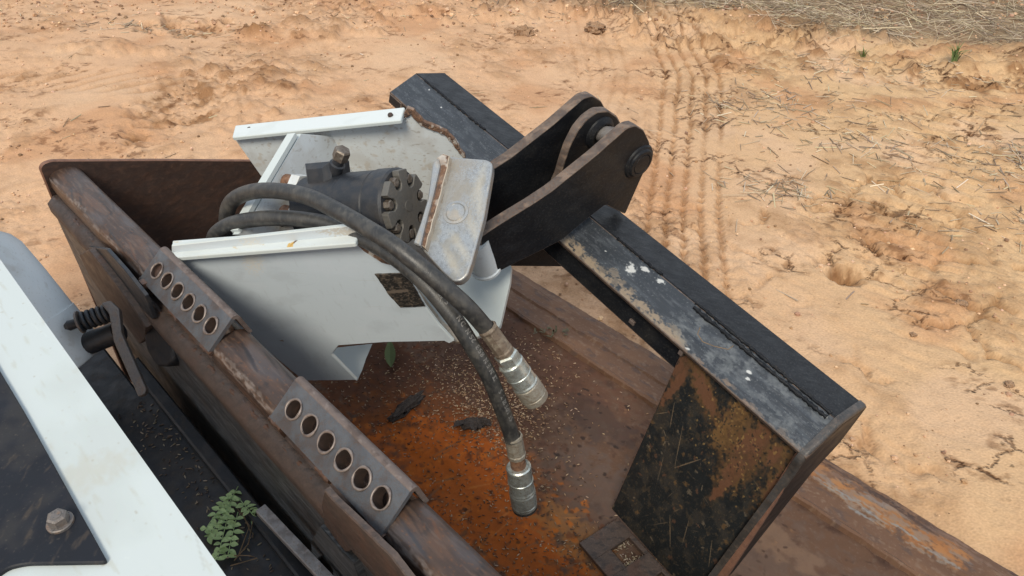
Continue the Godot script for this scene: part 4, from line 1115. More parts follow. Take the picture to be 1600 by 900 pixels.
	part("weld_lump", t, [a], [M.brown])

# ---------------------------------------------------------------- auger mounting frame
func build_frame() -> void:
	var U := ray(-500, -830).normalized()
	var tl := at(1068, 548, 1.215)
	var D := ony(958, 803, 0.035) - tl
	D = (D - U * D.dot(U)).normalized()
	var Q := U.cross(D)
	var b0 := at(1068, 548, 1.19)
	var fr := func(s: float, n: float, d: float) -> Vector3: return b0 + U * s + Q * n + D * d
	var t := thing("auger_mounting_frame", "black worn steel mounting frame with twin pinned arms lying across the bucket", "attachment frame", fr.call(0.3, -0.05, 0.45))
	var S0 := -0.246; var S1 := 0.938
	var dir := func(n: float, d: float) -> Vector3: return (Q * n + D * d).normalized()
	# hook face (towards the viewer), top strip and short folded lip
	var slab := func(called: String, n0: float, d0: float, n1: float, d1: float, s0: float, s1: float, th: float, m: Array, label := "") -> MeshInstance3D:
		var ay: Vector3 = dir.call(n1 - n0, d1 - d0)
		var wd := Vector2(n1 - n0, d1 - d0).length()
		var nn: Vector3 = U.cross(ay)
		var a := MB.new(); var e := MB.new()
		a.prism(PackedVector2Array([Vector2(s0, 0), Vector2(s1, 0), Vector2(s1, wd), Vector2(s0, wd)]), b0 + Q * n0 + D * d0, U, ay, nn, th, 0.0025, e, 2)
		return part(called, t, [a, e], m, label)
	slab.call("hook_face", -0.066, -0.042, 0.0, 0.0, S0, S1, 0.009, [M.hook, M.black_edge], "dusty hook face with dried mud along its lower edge")
	slab.call("top_flange", -0.150, -0.037, -0.0665, -0.0425, S0, S1, 0.009, [M.gloss, M.gloss])
	slab.call("folded_lip", -0.001, 0.003, -0.001, 0.026, 0.885, S1, 0.008, [M.black, M.black_edge])
	slab.call("back_flange", -0.151, 0.05, -0.151, -0.035, S0, S1, 0.008, [M.black, M.black])
	# weld grooves on the crease: one on each side of the arms
	for q in [[0.245, 0.13, 0], [0.05, -0.225, 1], [0.66, 0.9, 0]]:
		var a := MB.new()
		var w := PackedVector3Array(); var rr := []
		var s := minf(q[0], q[1])
		while s < maxf(q[0], q[1]):
			w.append(fr.call(s, -0.066 + rng.randf_range(-0.0008, 0.0008), -0.043 + rng.randf_range(-0.0008, 0.0006)))
			rr.append(0.0031 + rng.randf_range(-0.0011, 0.0013))
			s += 0.0045
		a.tube(w, rr, 8)
		part("weld_bead", t, [a], [M.black])
		if q[2] == 1:
			a = MB.new()
			s = minf(q[0], q[1])
			w = PackedVector3Array(); rr = []
			while s < maxf(q[0], q[1]):
				w.append(fr.call(s, -0.0575 + rng.randf_range(-0.0008, 0.0008), -0.0385 + rng.randf_range(-0.0006, 0.0006)))
				rr.append(0.0026 + rng.randf_range(-0.001, 0.0022))
				s += 0.005
			a.tube(w, rr, 8)
			part("weld_bead", t, [a], [M.black])
	# centre bar under the hook
	slab.call("cross_bar", -0.022, 0.004, -0.022, 0.062, S0 + 0.02, S1 - 0.01, 0.012, [M.black, M.black_edge])
	# right half plate, hanging to the bucket floor
	var o: Vector3 = fr.call(0, -0.019, 0)
	var quadp := func(s0: float, s1: float, d0: float, d1: float, sk: float) -> PackedVector2Array:
		return round_poly([Vector2(s0, d0), Vector2(s1, d0), Vector2(s1 - sk, d1), Vector2(s0 - sk, d1)], 0.004)
	var a := MB.new(); var e := MB.new()
	a.prism(quadp.call(S0 + 0.006, 0.012, 0.002, 0.45, 0.022), o, U, D, Q, 0.009, 0.0015, e)
	var mp := part("mount_plate", t, [a, e], [M.mount, M.rust_plate], "right mounting plate, black paint worn through to orange rust")
	a = MB.new(); e = MB.new()
	a.prism(quadp.call(S1 - 0.25, S1 - 0.006, 0.002, 0.45, 0.0), o, U, D, Q, 0.009, 0.0015, e)
	part("mount_plate", t, [a, e], [M.black, M.rust_plate])
	# foot flange with two square pin slots (built as bars round the openings)
	var fy := 0.042
	var foot := [ony(905, 848, fy), ony(962, 806, fy), ony(1110, 980, fy), ony(1052, 1022, fy)]
	var fx: Vector3 = (foot[3] - foot[0]).normalized(); var fz: Vector3 = (foot[1] - foot[0])
	var fl: float = (foot[3] - foot[0]).length()
	fz = (fz - fx * fz.dot(fx))
	var fw := fz.length(); fz /= fw
	a = MB.new()
	for r in [[0.0, 0.045, 0.0, fw], [0.045, 0.09, 0.0, fw * 0.42], [0.09, 0.135, 0.0, fw], [0.135, 0.19, 0.0, fw * 0.42], [0.19, fl, 0.0, fw], [0.045, 0.09, fw * 0.9, fw], [0.135, 0.19, fw * 0.92, fw]]:
		a.prism(PackedVector2Array([Vector2(r[0], r[2]), Vector2(r[1], r[2]), Vector2(r[1], r[3]), Vector2(r[0], r[3])]), foot[0], fx, fz, Vector3.UP, 0.01, 0.0008)
	part("foot_flange", mp, [a], [M.ledge], "rusty foot flange with square pin slots")
	# end cap at the right end
	var cap := []
	for q in [[0.003, 0.012], [-0.002, -0.004], [-0.066, -0.046], [-0.148, -0.041], [-0.156, -0.03], [-0.165, 0.06], [-0.128, 0.118], [-0.118, 0.45], [-0.008, 0.45], [-0.008, 0.05]]:
		cap.append(Vector2(q[0], q[1]))
	a = MB.new(); e = MB.new()
	a.prism(round_poly(cap, 0.008), fr.call(S0, 0, 0), Q, D, -U, 0.013, 0.0055, e, 4)
	part("end_cap", t, [a, e], [M.black, M.capedge])
	a = MB.new()
	a.prism(PackedVector2Array([Vector2(0, 0), Vector2(0.014, 0), Vector2(-0.008, 0.45), Vector2(-0.022, 0.45)]), fr.call(S0 + 0.004, -0.01, 0.012), U, D, Q, 0.008, 0.001)
	part("edge_strip", t, [a], [M.rust_plate])
	# twin arms
	var sA := 0.3
	var near_pts := [[750, 371], [775, 354], [802, 337], [830, 320], [863, 298], [890, 276], [930, 244], [966, 212], [980, 200], [993, 196], [1006, 203], [1015, 222], [1017, 240], [1012, 258], [1003, 276], [977, 335], [946, 320], [905, 352], [880, 374], [855, 387], [820, 404], [800, 414], [779, 425], [770, 414], [761, 402], [752, 386]]
	var oN: Vector3 = fr.call(sA, 0, 0)
	var an := flat(near_pts, oN, Q, D, -U)
	a = MB.new(); e = MB.new()
	a.prism(round_poly(an, 0.006, 3), oN, Q, D, -U, 0.019, 0.0018, e, 2)
	var arm := part("arm", t, [a, e], [M.black, M.black_edge], "nearer black arm with a round pin boss at its end")
	var bp := on(998, 253, oN, U)
	a = MB.new()
	a.lathe(bp, -U, [[0.036, -0.002], [0.033, 0.003], [0.029, 0.005], [0.0275, 0.0075], [0.0255, 0.009], [0.0205, 0.0094], [0.0195, 0.0078], [0.0185, 0.0094], [0.0, 0.01]], 40)
	part("pin_boss", arm, [a], [M.black])
	# the farther arm repeats the shape 11 cm along the beam and carries a wider gusset below
	var shift := U * 0.112
	a = MB.new(); e = MB.new()
	a.prism(round_poly(an, 0.006, 3), oN + shift, Q, D, -U, 0.019, 0.0018, e, 2)
	var arm2 := part("arm", t, [a, e], [M.black, M.black_edge], "farther black arm behind the pin")
	a = MB.new()
	a.lathe(bp + shift + U * 0.019, U, [[0.031, -0.002], [0.028, 0.008], [0.02, 0.014], [0.0, 0.015]], 32)
	part("pin_boss", arm2, [a], [M.black])
	var oF := oN + shift
	var gus := flat([[770, 330], [868, 330], [935, 395], [892, 425], [800, 425], [760, 425]], oF, Q, D, -U)
	a = MB.new()
	a.prism(PackedVector2Array(gus), oF - U * 0.001 + U * 0.022, Q, D, -U, 0.014, 0.001)
	part("gusset", t, [a], [M.black])
	# lug between the arms, with its bush and the pin
	var lug_pts := [[868, 290], [875, 275], [881, 254], [890, 228], [903, 203], [917, 186], [934, 174], [952, 173], [965, 182], [972, 196], [968, 225], [950, 262], [920, 310]]
	var oL: Vector3 = fr.call(sA + 0.071, 0, 0)
	var ln := flat(lug_pts, oL, Q, D, -U)
	a = MB.new(); e = MB.new()
	a.prism(round_poly(ln, 0.006, 3), oL, Q, D, -U, 0.016, 0.003, e, 3)
	var lug := part("pin_lug", t, [a, e], [M.black, M.black_edge])
	var lp := on(937, 208, oL, U)
	a = MB.new()
	a.lathe(lp, -U, [[0.034, -0.002], [0.032, 0.003], [0.027, 0.007], [0.024, 0.009], [0.021, 0.009], [0.019, 0.003], [0.0, 0.003]], 36)
	part("lug_bush", lug, [a], [M.black])
	a = MB.new()
	a.tube(PackedVector3Array([bp + shift + U * 0.02, bp - U * 0.004]), [0.0165], 24)
	a.tube(PackedVector3Array([lp - U * 0.001, on(978, 214, oN + U * 0.018, U)]), [0.0145], 24)
	part("pin", t, [a], [M.steel])
	# grey bushing at the arms' lower end
	a = MB.new()
	a.lathe(at(751, 398, 1.235), at(767, 432, 1.30) - at(737, 366, 1.18), [[0.0, -0.05], [0.026, -0.05], [0.026, 0.034], [0.0285, 0.036], [0.0285, 0.042], [0.0, 0.043]], 32)
	part("arm_bushing", t, [a], [M.white_grey])
	# two pieces of debris-like tack welds on the cross bar
	a = MB.new()
	a.box(fr.call(0.12, -0.02, 0.045), U * 0.006, D * 0.004, Q * 0.003, 0.001)
	part("tack_weld", t, [a], [M.strip_edge])
	a = MB.new()
	a.box(fr.call(0.006, -0.008, 0.012), U * 0.004, D * 0.006, Q * 0.003, 0.001)
	part("tack_weld", t, [a], [M.strip_edge])

# ---------------------------------------------------------------- auger drive: white housing, motor, hoses
func build_drive() -> void:
	var nl := at(268, 388, 1.15); var nr := at(565, 354, 1.08); var fl := at(365, 205, 1.385)
	var L := (nr - nl).normalized()
	var W := fl - nl
	W = (W - L * W.dot(L)).normalized()
	var H := W.cross(L)
	if H.y > 0: H = -H
	var t := thing("auger_drive_head", "white painted auger drive housing with black hydraulic motor and two hoses", "auger drive", nl + L * 0.2 + W * 0.13 + H * 0.4)
	# near side panel
	var near := plate("side_panel", t, [[268, 384], [556, 352], [560, 362], [568, 372], [580, 384], [598, 404], [612, 414], [624, 422], [643, 441], [664, 478], [686, 508], [709, 533], [702, 537], [694, 533], [600, 535], [529, 540], [518, 554], [557, 594], [474, 595], [360, 500], [268, 408]], nl, -W, 0.006, [M.panel, M.white], 0.0, 0.0012, 0.0, 1, L, "near side panel with a worn black data label")
	# its folded top flange
	var flange := func(called: String, s: Array, m: Array) -> MeshInstance3D:
		var p := []
		for q in s:
			p.append(at(q[0], q[1], q[2]))
		var ax: Vector3 = (p[1] - p[0]).normalized()
		var nn: Vector3 = ax.cross(p[3] - p[0]).normalized()
		if nn.y < 0: nn = -nn
		var ay := nn.cross(ax)
		var poly := []
		for q in p:
			poly.append(Vector2((q - p[0]).dot(ax), (q - p[0]).dot(ay)))
		var a := MB.new(); var e := MB.new()
		a.prism(round_poly(poly, 0.004), p[0] + nn * 0.002, ax, ay, nn, 0.007, 0.0025, e, 3)
		return part(called, t, [a, e], m)
	var f1: MeshInstance3D = flange.call("panel_flange", [[268, 404, 1.148], [556, 381, 1.078], [567, 352, 1.108], [270, 377, 1.188]], [M.flange_near, M.white])
	var f2: MeshInstance3D = flange.call("panel_flange", [[363, 216, 1.383], [627, 189, 1.30], [633, 168, 1.33], [368, 197, 1.415]], [M.flange_far, M.white])
	for q in [[f1, 300, 387, 1.165], [f1, 546, 361, 1.098], [f2, 390, 203, 1.398], [f2, 610, 181, 1.316]]:
		var a := MB.new()
		var p := at(q[1], q[2], q[3])
		a.lathe(p + Vector3(0, 0.0015, 0), -W * 0.3 - H, [[0.0, 0.0032], [0.0036, 0.0032], [0.0048, 0.0018], [0.0052, -0.004]], 14)
		part("screw_hole", q[0], [a], [M.hole])
	# far side panel
	plate("side_panel", t, [[364, 214], [630, 188], [640, 180], [660, 190], [680, 202], [700, 208], [715, 224], [726, 248], [730, 300], [700, 420], [560, 420], [480, 360], [416, 287]], fl, -W, 0.006, [M.white_inner, M.white], 0.0, 0.0012, 0.0, 1, L, "far side panel, inside face grey and dirty")
	# torn, rusty weld edges at the right ends
	var torn := func(s: Array, o: Vector3) -> void:
		plate("torn_weld", t, s, o, -W, 0.007, [M.torn], 0.0, 0.0008, 0.0014)
	torn.call([[556, 379], [566, 354], [572, 364], [570, 374], [584, 384], [600, 398], [614, 405], [626, 420], [616, 418], [596, 410], [576, 398], [562, 388]], nl - W * 0.003)
	torn.call([[628, 188], [635, 168], [646, 172], [661, 190], [680, 196], [697, 205], [713, 221], [727, 246], [723, 248], [709, 227], [694, 211], [676, 204], [656, 196], [641, 180]], fl - W * 0.004)
	# cross plate that carries the motor
	var A := cv(0.9, 0.0, -0.42).normalized()
	var oc := at(432, 268, 1.24)
	plate("cross_plate", t, [[470, 209], [545, 215], [560, 330], [520, 420], [440, 400], [372, 366], [400, 328], [440, 258]], oc, A, 0.012, [M.white_inner, M.white], 0.0, 0.001)
	# bright edge of the cross plate
	var a := MB.new()
	var e0 := on(463, 211, oc, A); var e1 := on(374, 362, oc, A)
	var ed := (e1 - e0).normalized()
	var en := A.cross(ed).normalized()
	if en.y < 0: en = -en
	a.box((e0 + e1) / 2 - A * 0.008 + en * 0.001, A * 0.009, en * 0.004, ed * ((e1 - e0).length() / 2), 0.001)
	part("cross_plate_edge", t, [a], [M.white])
	# lower web and foot return
	var pn := cv(-0.22, 0.41, -0.88).normalized()
	plate("web_plate", t, [[610, 452], [650, 440], [722, 424], [799, 414], [797, 440], [781, 510], [762, 520], [724, 534], [700, 530], [660, 500]], at(740, 470, 1.335), pn, 0.01, [M.white], 0.004, 0.002, 0.0, 2)
	plate("inner_rib", t, [[634, 440], [648, 444], [664, 466], [690, 500], [724, 530], [724, 534], [702, 533], [684, 508], [660, 476]], at(700, 500, 1.315), pn, 0.01, [M.cream], 0.002, 0.001)
	plate("foot_return", t, [[527, 543], [582, 537], [572, 560], [566, 578], [558, 595], [540, 580], [516, 556]], at(550, 570, 1.475), cv(0.3, 0.2, -0.93).normalized(), 0.006, [M.white], 0.001, 0.001)
	# data label on the near panel
	plate("data_label", near, [[585, 429], [634, 427], [641, 438], [652, 457], [664, 479], [626, 481], [608, 462]], nl - W * 0.0025, -W, 0.0022, [M.tag], 0.001, 0.0004, 0.0006, 1, L)
	# hinge plate with the pin head, bright worn metal
	var og := at(712, 332, 1.13)
	var hinge := plate("hinge_plate", t, [[690, 243], [720, 246], [760, 249], [769, 254], [769, 266], [756, 340], [737, 410], [730, 430], [720, 439], [708, 440], [690, 424], [654, 384], [672, 320]], og, pn, 0.014, [M.hinge, M.zinc], 0.005, 0.003, 0.0, 3)
	a = MB.new()
	a.lathe(og, pn, [[0.0215, -0.001], [0.0205, 0.0012], [0.0165, 0.0016], [0.0152, 0.0002], [0.0142, 0.0014], [0.0, 0.0018]], 36)
	part("pin_head", hinge, [a], [M.zinc])
	plate("hinge_rib", t, [[683, 246], [692, 240], [702, 243], [699, 262], [684, 318], [672, 360], [664, 388], [650, 376], [664, 340], [676, 290]], og + pn * 0.014, pn, 0.018, [M.torn, M.cream], 0.003, 0.001, 0.0007)
	plate("hinge_rib", t, [[676, 254], [684, 246], [687, 258], [676, 306], [664, 350], [656, 384], [645, 380], [656, 350], [668, 310]], og + pn * 0.022, pn, 0.01, [M.zinc], 0.003, 0.002)
	# motor: stepped barrel, end cover with seven bolts in pockets
	var fc := at(632, 322, 1.165)
	a = MB.new()
	a.lathe(fc, A, [[0.0, -0.19], [0.05, -0.19], [0.059, -0.186], [0.059, -0.105], [0.0585, -0.103], [0.0585, -0.1], [0.061, -0.098], [0.061, -0.045], [0.0595, -0.043], [0.0595, -0.041], [0.0625, -0.039], [0.0625, -0.008], [0.0595, -0.004], [0.0, -0.004]], 48)
	var motor := part("hydraulic_motor", t, [a], [M.motor], "black cylindrical hydraulic motor with a bolted end cover")
	var fa := A.cross(Vector3.UP).normalized(); var fb := A.cross(fa)
	var star := PackedVector2Array()
	var nb := 7
	for i in nb:
		var c := TAU * i / nb + 0.35
		for q in [[-0.30, 0.0555], [-0.235, 0.0555], [-0.20, 0.049], [-0.235, 0.037], [-0.16, 0.0315], [0.0, 0.0295], [0.16, 0.0315], [0.235, 0.037], [0.20, 0.049], [0.235, 0.0555], [0.30, 0.0555]]:
			star.append(Vector2(cos(c + q[0]), sin(c + q[0])) * q[1] * 1.07)
	a = MB.new()
	a.prism(star, fc + A * 0.0075, fa, fb, A, 0.013, 0.0015, null, 2)
	a.lathe(fc + A * 0.0075, A, [[0.009, 0.0], [0.009, 0.001], [0.0, 0.001]], 20)
	var cover := part("end_cover", motor, [a], [M.motor_face])
	for i in nb:
		var c := TAU * i / nb + 0.35
		var p := fc + (fa * cos(c) + fb * sin(c)) * 0.0455
		a = MB.new()
		a.lathe(p - A * 0.004, A, [[0.0, 0.0105], [0.0065, 0.0105], [0.0082, 0.0092], [0.0084, 0.0]], 6, i * 0.7, false)
		part("bolt", motor, [a], [M.bolt])
	# port block with a plug on top
	a = MB.new()
	var pc := at(511, 276, 1.212)
	var pu := (cam_u * 0.95 + cam_f * -0.25 + Vector3(0.12, 0, 0)).normalized()
	pu = (pu - A * pu.dot(A)).normalized()
	var pv := A.cross(pu)
	a.box(pc - pu * 0.006, A * 0.026, pu * 0.03, pv * 0.03, 0.01)
	part("port_block", motor, [a], [M.motor])
	a = MB.new()
	var k0 := at(525, 262, 1.19); var kd := (at(537, 232, 1.165) - k0).normalized()
	a.lathe(k0, kd, [[0.013, -0.01], [0.013, 0.008], [0.010, 0.010], [0.010, 0.02], [0.0, 0.02]], 18)
	part("port_plug", motor, [a], [M.motor])
	a = MB.new()
	a.lathe(k0 + kd * 0.02, kd, [[0.0, 0.019], [0.0115, 0.019], [0.0135, 0.0165], [0.0135, 0.0]], 6, 0.5, false)
	part("plug_head", motor, [a], [M.bolt])
	# hose fittings at the back of the motor
	for q in [[470, 288, 1.235, 448, 284, 1.25, 0.017], [468, 338, 1.225, 440, 332, 1.24, 0.018]]:
		var p0 := at(q[0], q[1], q[2]); var p1 := at(q[3], q[4], q[5])
		var dd := (p1 - p0).normalized()
		a = MB.new()
		a.lathe(p0, dd, [[0.0, -0.006], [q[6], -0.006], [q[6] + 0.001, -0.004], [q[6] + 0.001, 0.013], [q[6] - 0.002, 0.015], [0.0, 0.015]], 6, 0.4, false)
		part("fitting_nut", motor, [a], [M.white_inner])
		a = MB.new()
		a.lathe(p0, dd, [[0.0, 0.015], [q[6] * 0.8, 0.015], [q[6] * 0.8, 0.034], [0.0, 0.036]], 18)
		a.lathe(p0 - dd * 0.004, -dd, [[0.0, 0.018], [0.008, 0.018], [0.0095, 0.014], [0.0095, 0.0]], 6, 0.1, false)
		part("fitting", motor, [a], [M.rusty_nut])
	a = MB.new()
	a.box(at(474, 318, 1.245), A * 0.016, pu * 0.03, pv * 0.02, 0.003)
	part("port_block", motor, [a], [M.motor])
	# hoses
	var ha := hose_curve([[445, 338, 1.25], [410, 362, 1.262], [374, 372, 1.25], [355, 350, 1.225], [360, 318, 1.195], [388, 301, 1.165], [430, 298, 1.125], [480, 307, 1.085], [530, 331, 1.05], [576, 358, 1.02], [615, 383, 1.0], [653, 413, 0.995], [691, 445, 1.0], [729, 479, 1.015], [750, 502, 1.035], [762, 516, 1.047]])
	var hb := hose_curve([[446, 300, 1.26], [400, 340, 1.285], [360, 392, 1.27], [338, 392, 1.235], [336, 368, 1.2], [362, 350, 1.175], [405, 342, 1.155], [450, 341, 1.14], [500, 347, 1.125], [540, 359, 1.112], [568, 373, 1.096], [602, 392, 1.072], [636, 417, 1.052], [672, 451, 1.04], [709, 497, 1.04], [737, 540, 1.052], [763, 586, 1.075], [782, 632, 1.105], [796, 670, 1.135], [801, 688, 1.145]])
	hose(t, ha, 0.0127, at(762, 514, 1.045), [[790, 553, 1.07], [797, 565, 1.078], [838, 624, 1.12]], "upper black hydraulic hose ending in the silver coupler nearer the frame", false)
	hose(t, hb, 0.0127, at(802, 683, 1.145), [[808, 713, 1.165], [810, 728, 1.175], [820, 793, 1.225]], "lower black hydraulic hose with printed lettering and a hanging coupler", true)

func hose_curve(s: Array) -> PackedVector3Array:
	var c := Curve3D.new()
	c.bake_interval = 0.012
	var p := []
	for q in s:
		p.append(at(q[0], q[1], q[2]))
	for i in p.size():
		var d: Vector3 = (p[mini(i + 1, p.size() - 1)] - p[maxi(i - 1, 0)]) / 6.0
		c.add_point(p[i], -d, d)
	return c.get_baked_points()

func hose(t: Node, pts: PackedVector3Array, r: float, e0: Vector3, seq: Array, label: String, lettered: bool) -> void:
	var a := MB.new()
	a.tube(pts, [r], 22)
	var h := part("hydraulic_hose", t, [a], [M.hose], label)
	var p1 := at(seq[0][0], seq[0][1], seq[0][2]); var p2 := at(seq[1][0], seq[1][1], seq[1][2]); var p3 := at(seq[2][0], seq[2][1], seq[2][2])
	# crimped ferrule with flats
	a = MB.new()
	var d := (p1 - e0).normalized(); var l := p1.distance_to(e0)
	a.lathe(e0, d, [[r, -0.004], [r + 0.0022, -0.003], [r + 0.003, 0.0], [r + 0.0018, 0.004], [r + 0.0018, l * 0.8], [r + 0.0028, l * 0.85], [r + 0.0022, l]], 10, 0.2, false)
	part("ferrule", h, [a], [M.coupler_dirty if lettered else M.ferrule])
	a = MB.new()
	d = (p2 - p1).normalized(); l = p2.distance_to(p1)
	if lettered:
		a.lathe(p1, d, [[r * 1.05, -0.004], [r * 1.0, 0.0], [r * 1.0, l + 0.006]], 22)
	else:
		a.lathe(p1, d, [[0.0, -0.002], [r + 0.004, -0.002], [r + 0.006, 0.001], [r + 0.006, l], [0.0, l + 0.004]], 6, 0.5, false)
	part("nut", h, [a], [M.rusty_nut if lettered else M.coupler])
	# sleeve of the quick coupler, ringed
	a = MB.new()
	d = (p3 - p2).normalized(); l = p3.distance_to(p2)
	var R := 0.0212 if not lettered else 0.0218
	a.lathe(p2, d, [[0.0, 0.0], [R * 0.84, 0.0], [R * 0.94, 0.002], [R * 0.94, l * 0.3], [R * 0.98, l * 0.31], [R * 0.98, l * 0.335], [R * 0.93, l * 0.345], [R * 0.95, l * 0.52], [R * 1.0, l * 0.55], [R * 1.0, l * 0.57], [R * 0.98, l * 0.58]], 36)
	var c := part("coupler", h, [a], [M.coupler])
	a = MB.new()
	a.lathe(p2, d, [[R * 0.98, l * 0.58], [R * 1.02, l * 0.60], [R * 1.02, l * 0.82], [R * 0.985, l * 0.83], [R * 0.985, l * 0.86], [R * 1.01, l * 0.87], [R * 0.98, l * 0.985], [R * 0.9, l], [R * 0.72, l], [R * 0.66, l * 0.93], [0.0, l * 0.93]], 36)
	part("coupler_sleeve", c, [a], [M.coupler_dirty if not lettered else M.coupler])
	if lettered:
		a = MB.new()
		a.lathe(p2, d, [[R * 0.992, l * 0.93], [R * 0.996, l * 0.94], [R * 0.985, l * 0.99], [R * 0.905, l * 1.003], [R * 0.72, l * 1.002]], 36)
		part("coupler_seal", c, [a], [M.hose])
		lettering(h, pts, r)

func lettering(h: Node, pts: PackedVector3Array, r: float) -> void:
	# the maker's line printed along the hose, read from the coupler upwards
	var font := SystemFont.new()
	font.font_names = PackedStringArray(["Droid Sans"])
	font.font_weight = 700
	var total := 0.0
	var cum := [0.0]
	for i in pts.size() - 1:
		total += pts[i].distance_to(pts[i + 1])
		cum.append(total)
	var text := "SEMPERIT S   DIN EN 853 2SN DN    SAE 100 R2AT 1/2\"   WP 3990 PSI"
	var glyphs := {}
	var run := total - 0.042
	var a := MB.new()
	for ch in text:
		if ch == " ":
			run -= 0.0055
			continue
		if not glyphs.has(ch):
			var tm := TextMesh.new()
			tm.text = ch
			tm.font = font
			tm.font_size = 32
			tm.pixel_size = 0.00036
			tm.depth = 0.0
			tm.curve_step = 2.0
			glyphs[ch] = tm.get_mesh_arrays()
		var arr: Array = glyphs[ch]
		var vs: PackedVector3Array = arr[Mesh.ARRAY_VERTEX]
		if vs.is_empty():
			continue
		var lo := vs[0]; var hi := vs[0]
		for v in vs:
			lo = lo.min(v); hi = hi.max(v)
		var wd := hi.x - lo.x
		run -= wd + 0.0011
		var i := 0
		while i < cum.size() - 2 and cum[i + 1] < run:
			i += 1
		var f := (run - float(cum[i])) / maxf(float(cum[i + 1]) - float(cum[i]), 1e-5)
		var c := pts[i].lerp(pts[i + 1], f)
		var d := -(pts[i + 1] - pts[i]).normalized()
		var view := (EYE - c).normalized()
		var lift := (view * 0.86 + d.cross(view).normalized() * 0.5).normalized()
		lift = (lift - d * lift.dot(d)).normalized()
		var sidev := lift.cross(d)
		var idx: PackedInt32Array = arr[Mesh.ARRAY_INDEX] if arr[Mesh.ARRAY_INDEX] != null else PackedInt32Array(range(vs.size()))
		var put := func(v: Vector3) -> Array:
			var y := (v.y - 0.0) / r
			var nn := (lift * cos(y) + sidev * sin(y)).normalized()
			return [c + d * (v.x - lo.x) + nn * (r + 0.00025), nn]
		for k in range(0, idx.size(), 3):
			var p: Array = put.call(vs[idx[k]]); var q: Array = put.call(vs[idx[k + 1]]); var s: Array = put.call(vs[idx[k + 2]])
			a.tri(p[0], q[0], s[0], p[1], q[1], s[1])
	if not a.v.is_empty():
		part("lettering", h, [a], [M.print])

# ---------------------------------------------------------------- things lying about
func leaf_mesh(a: MB, o: Vector3, d: Vector3, up: Vector3, ln: float, wd: float, curl: float) -> void:
	var s := d.cross(up).normalized()
	var k := 6
	for i in k:
		var f0 := float(i) / k; var f1 := float(i + 1) / k
		var w0 := wd * sin(PI * pow(f0, 0.8)) + 0.0004; var w1 := wd * sin(PI * pow(f1, 0.8)) + 0.0004
		var c0 := o + d * ln * f0 + up * curl * sin(f0 * PI); var c1 := o + d * ln * f1 + up * curl * sin(f1 * PI)
		for e in [-1.0, 1.0]:
			var q0: Vector3 = c0 + s * w0 * e + up * w0 * 0.3; var q1: Vector3 = c1 + s * w1 * e + up * w1 * 0.3
			var nn: Vector3 = (up - s * e * 0.3).normalized()
			a.quad(c0, q0, q1, c1, nn)

func leaf_mat(r: float, g: float, b: float) -> StandardMaterial3D:
	var m := mat(weather(128, 128, srgb(r, g, b), [[2, 1, 1, 0.45, 0.75, srgb(r * 0.6, g * 0.65, b * 0.6), 0.7]]), 30.0, 0.5, 0.8)
	m.backlight_enabled = true
	m.backlight = srgb(r * 0.5, g * 0.5, b * 0.3)
	return m

func lump(a: MB, o: Vector3, ax: Vector3, rx: float, ry: float, rz: float, sd: int, nu := 20, nv := 11) -> void:
	# an uneven lump: a rough ellipsoid with its long side along ax
	var nz := FastNoiseLite.new()
	nz.seed = sd; nz.frequency = 1.1; nz.fractal_octaves = 4
	var up := Vector3.UP
	ax = (ax - up * ax.y).normalized()
	var az := ax.cross(up)
	var g := []
	for j in nv + 1:
		for i in nu:
			var th := PI * j / nv; var ph := TAU * i / nu
			var p := Vector3(cos(th), sin(th) * cos(ph), sin(th) * sin(ph))
			var f := 1.0 + nz.get_noise_3dv(p * 1.6) * 0.75 + nz.get_noise_3dv(p * 5.0) * 0.25
			g.append(o + (ax * p.x * rx + up * p.y * ry + az * p.z * rz) * f)
	for j in nv:
		for i in nu:
			var q0: Vector3 = g[j * nu + i]; var q1: Vector3 = g[j * nu + (i + 1) % nu]; var q2: Vector3 = g[(j + 1) * nu + (i + 1) % nu]; var q3: Vector3 = g[(j + 1) * nu + i]
			var nn := (q2 - q0).cross(q3 - q1).normalized()
			if nn.dot((q0 + q2) / 2 - o) < 0: nn = -nn
			a.quad(q0, q1, q2, q3, nn)

func grass_tuft(a: MB, o: Vector3, count: int, ht: float, spread: float) -> void:
	for i in count:
		var an := rng.randf() * TAU
		var out := Vector3(cos(an), 0, sin(an))
		var h := ht * rng.randf_range(0.5, 1.1)
		var p0 := o + out * rng.randf() * spread * 0.25
		var p1 := p0 + Vector3(0, h * 0.6, 0) + out * spread * 0.35 * rng.randf()
		var p2 := p1 + Vector3(0, h * 0.25, 0) + out * spread * rng.randf_range(0.3, 0.9)
		var s := out.cross(Vector3.UP) * rng.randf_range(0.0015, 0.003)
		a.quad(p0 - s, p0 + s, p1 + s * 0.8, p1 - s * 0.8, out + Vector3.UP * 0.3)
		a.tri(p1 - s * 0.8, p1 + s * 0.8, p2, Vector3.UP, Vector3.UP, Vector3.UP)

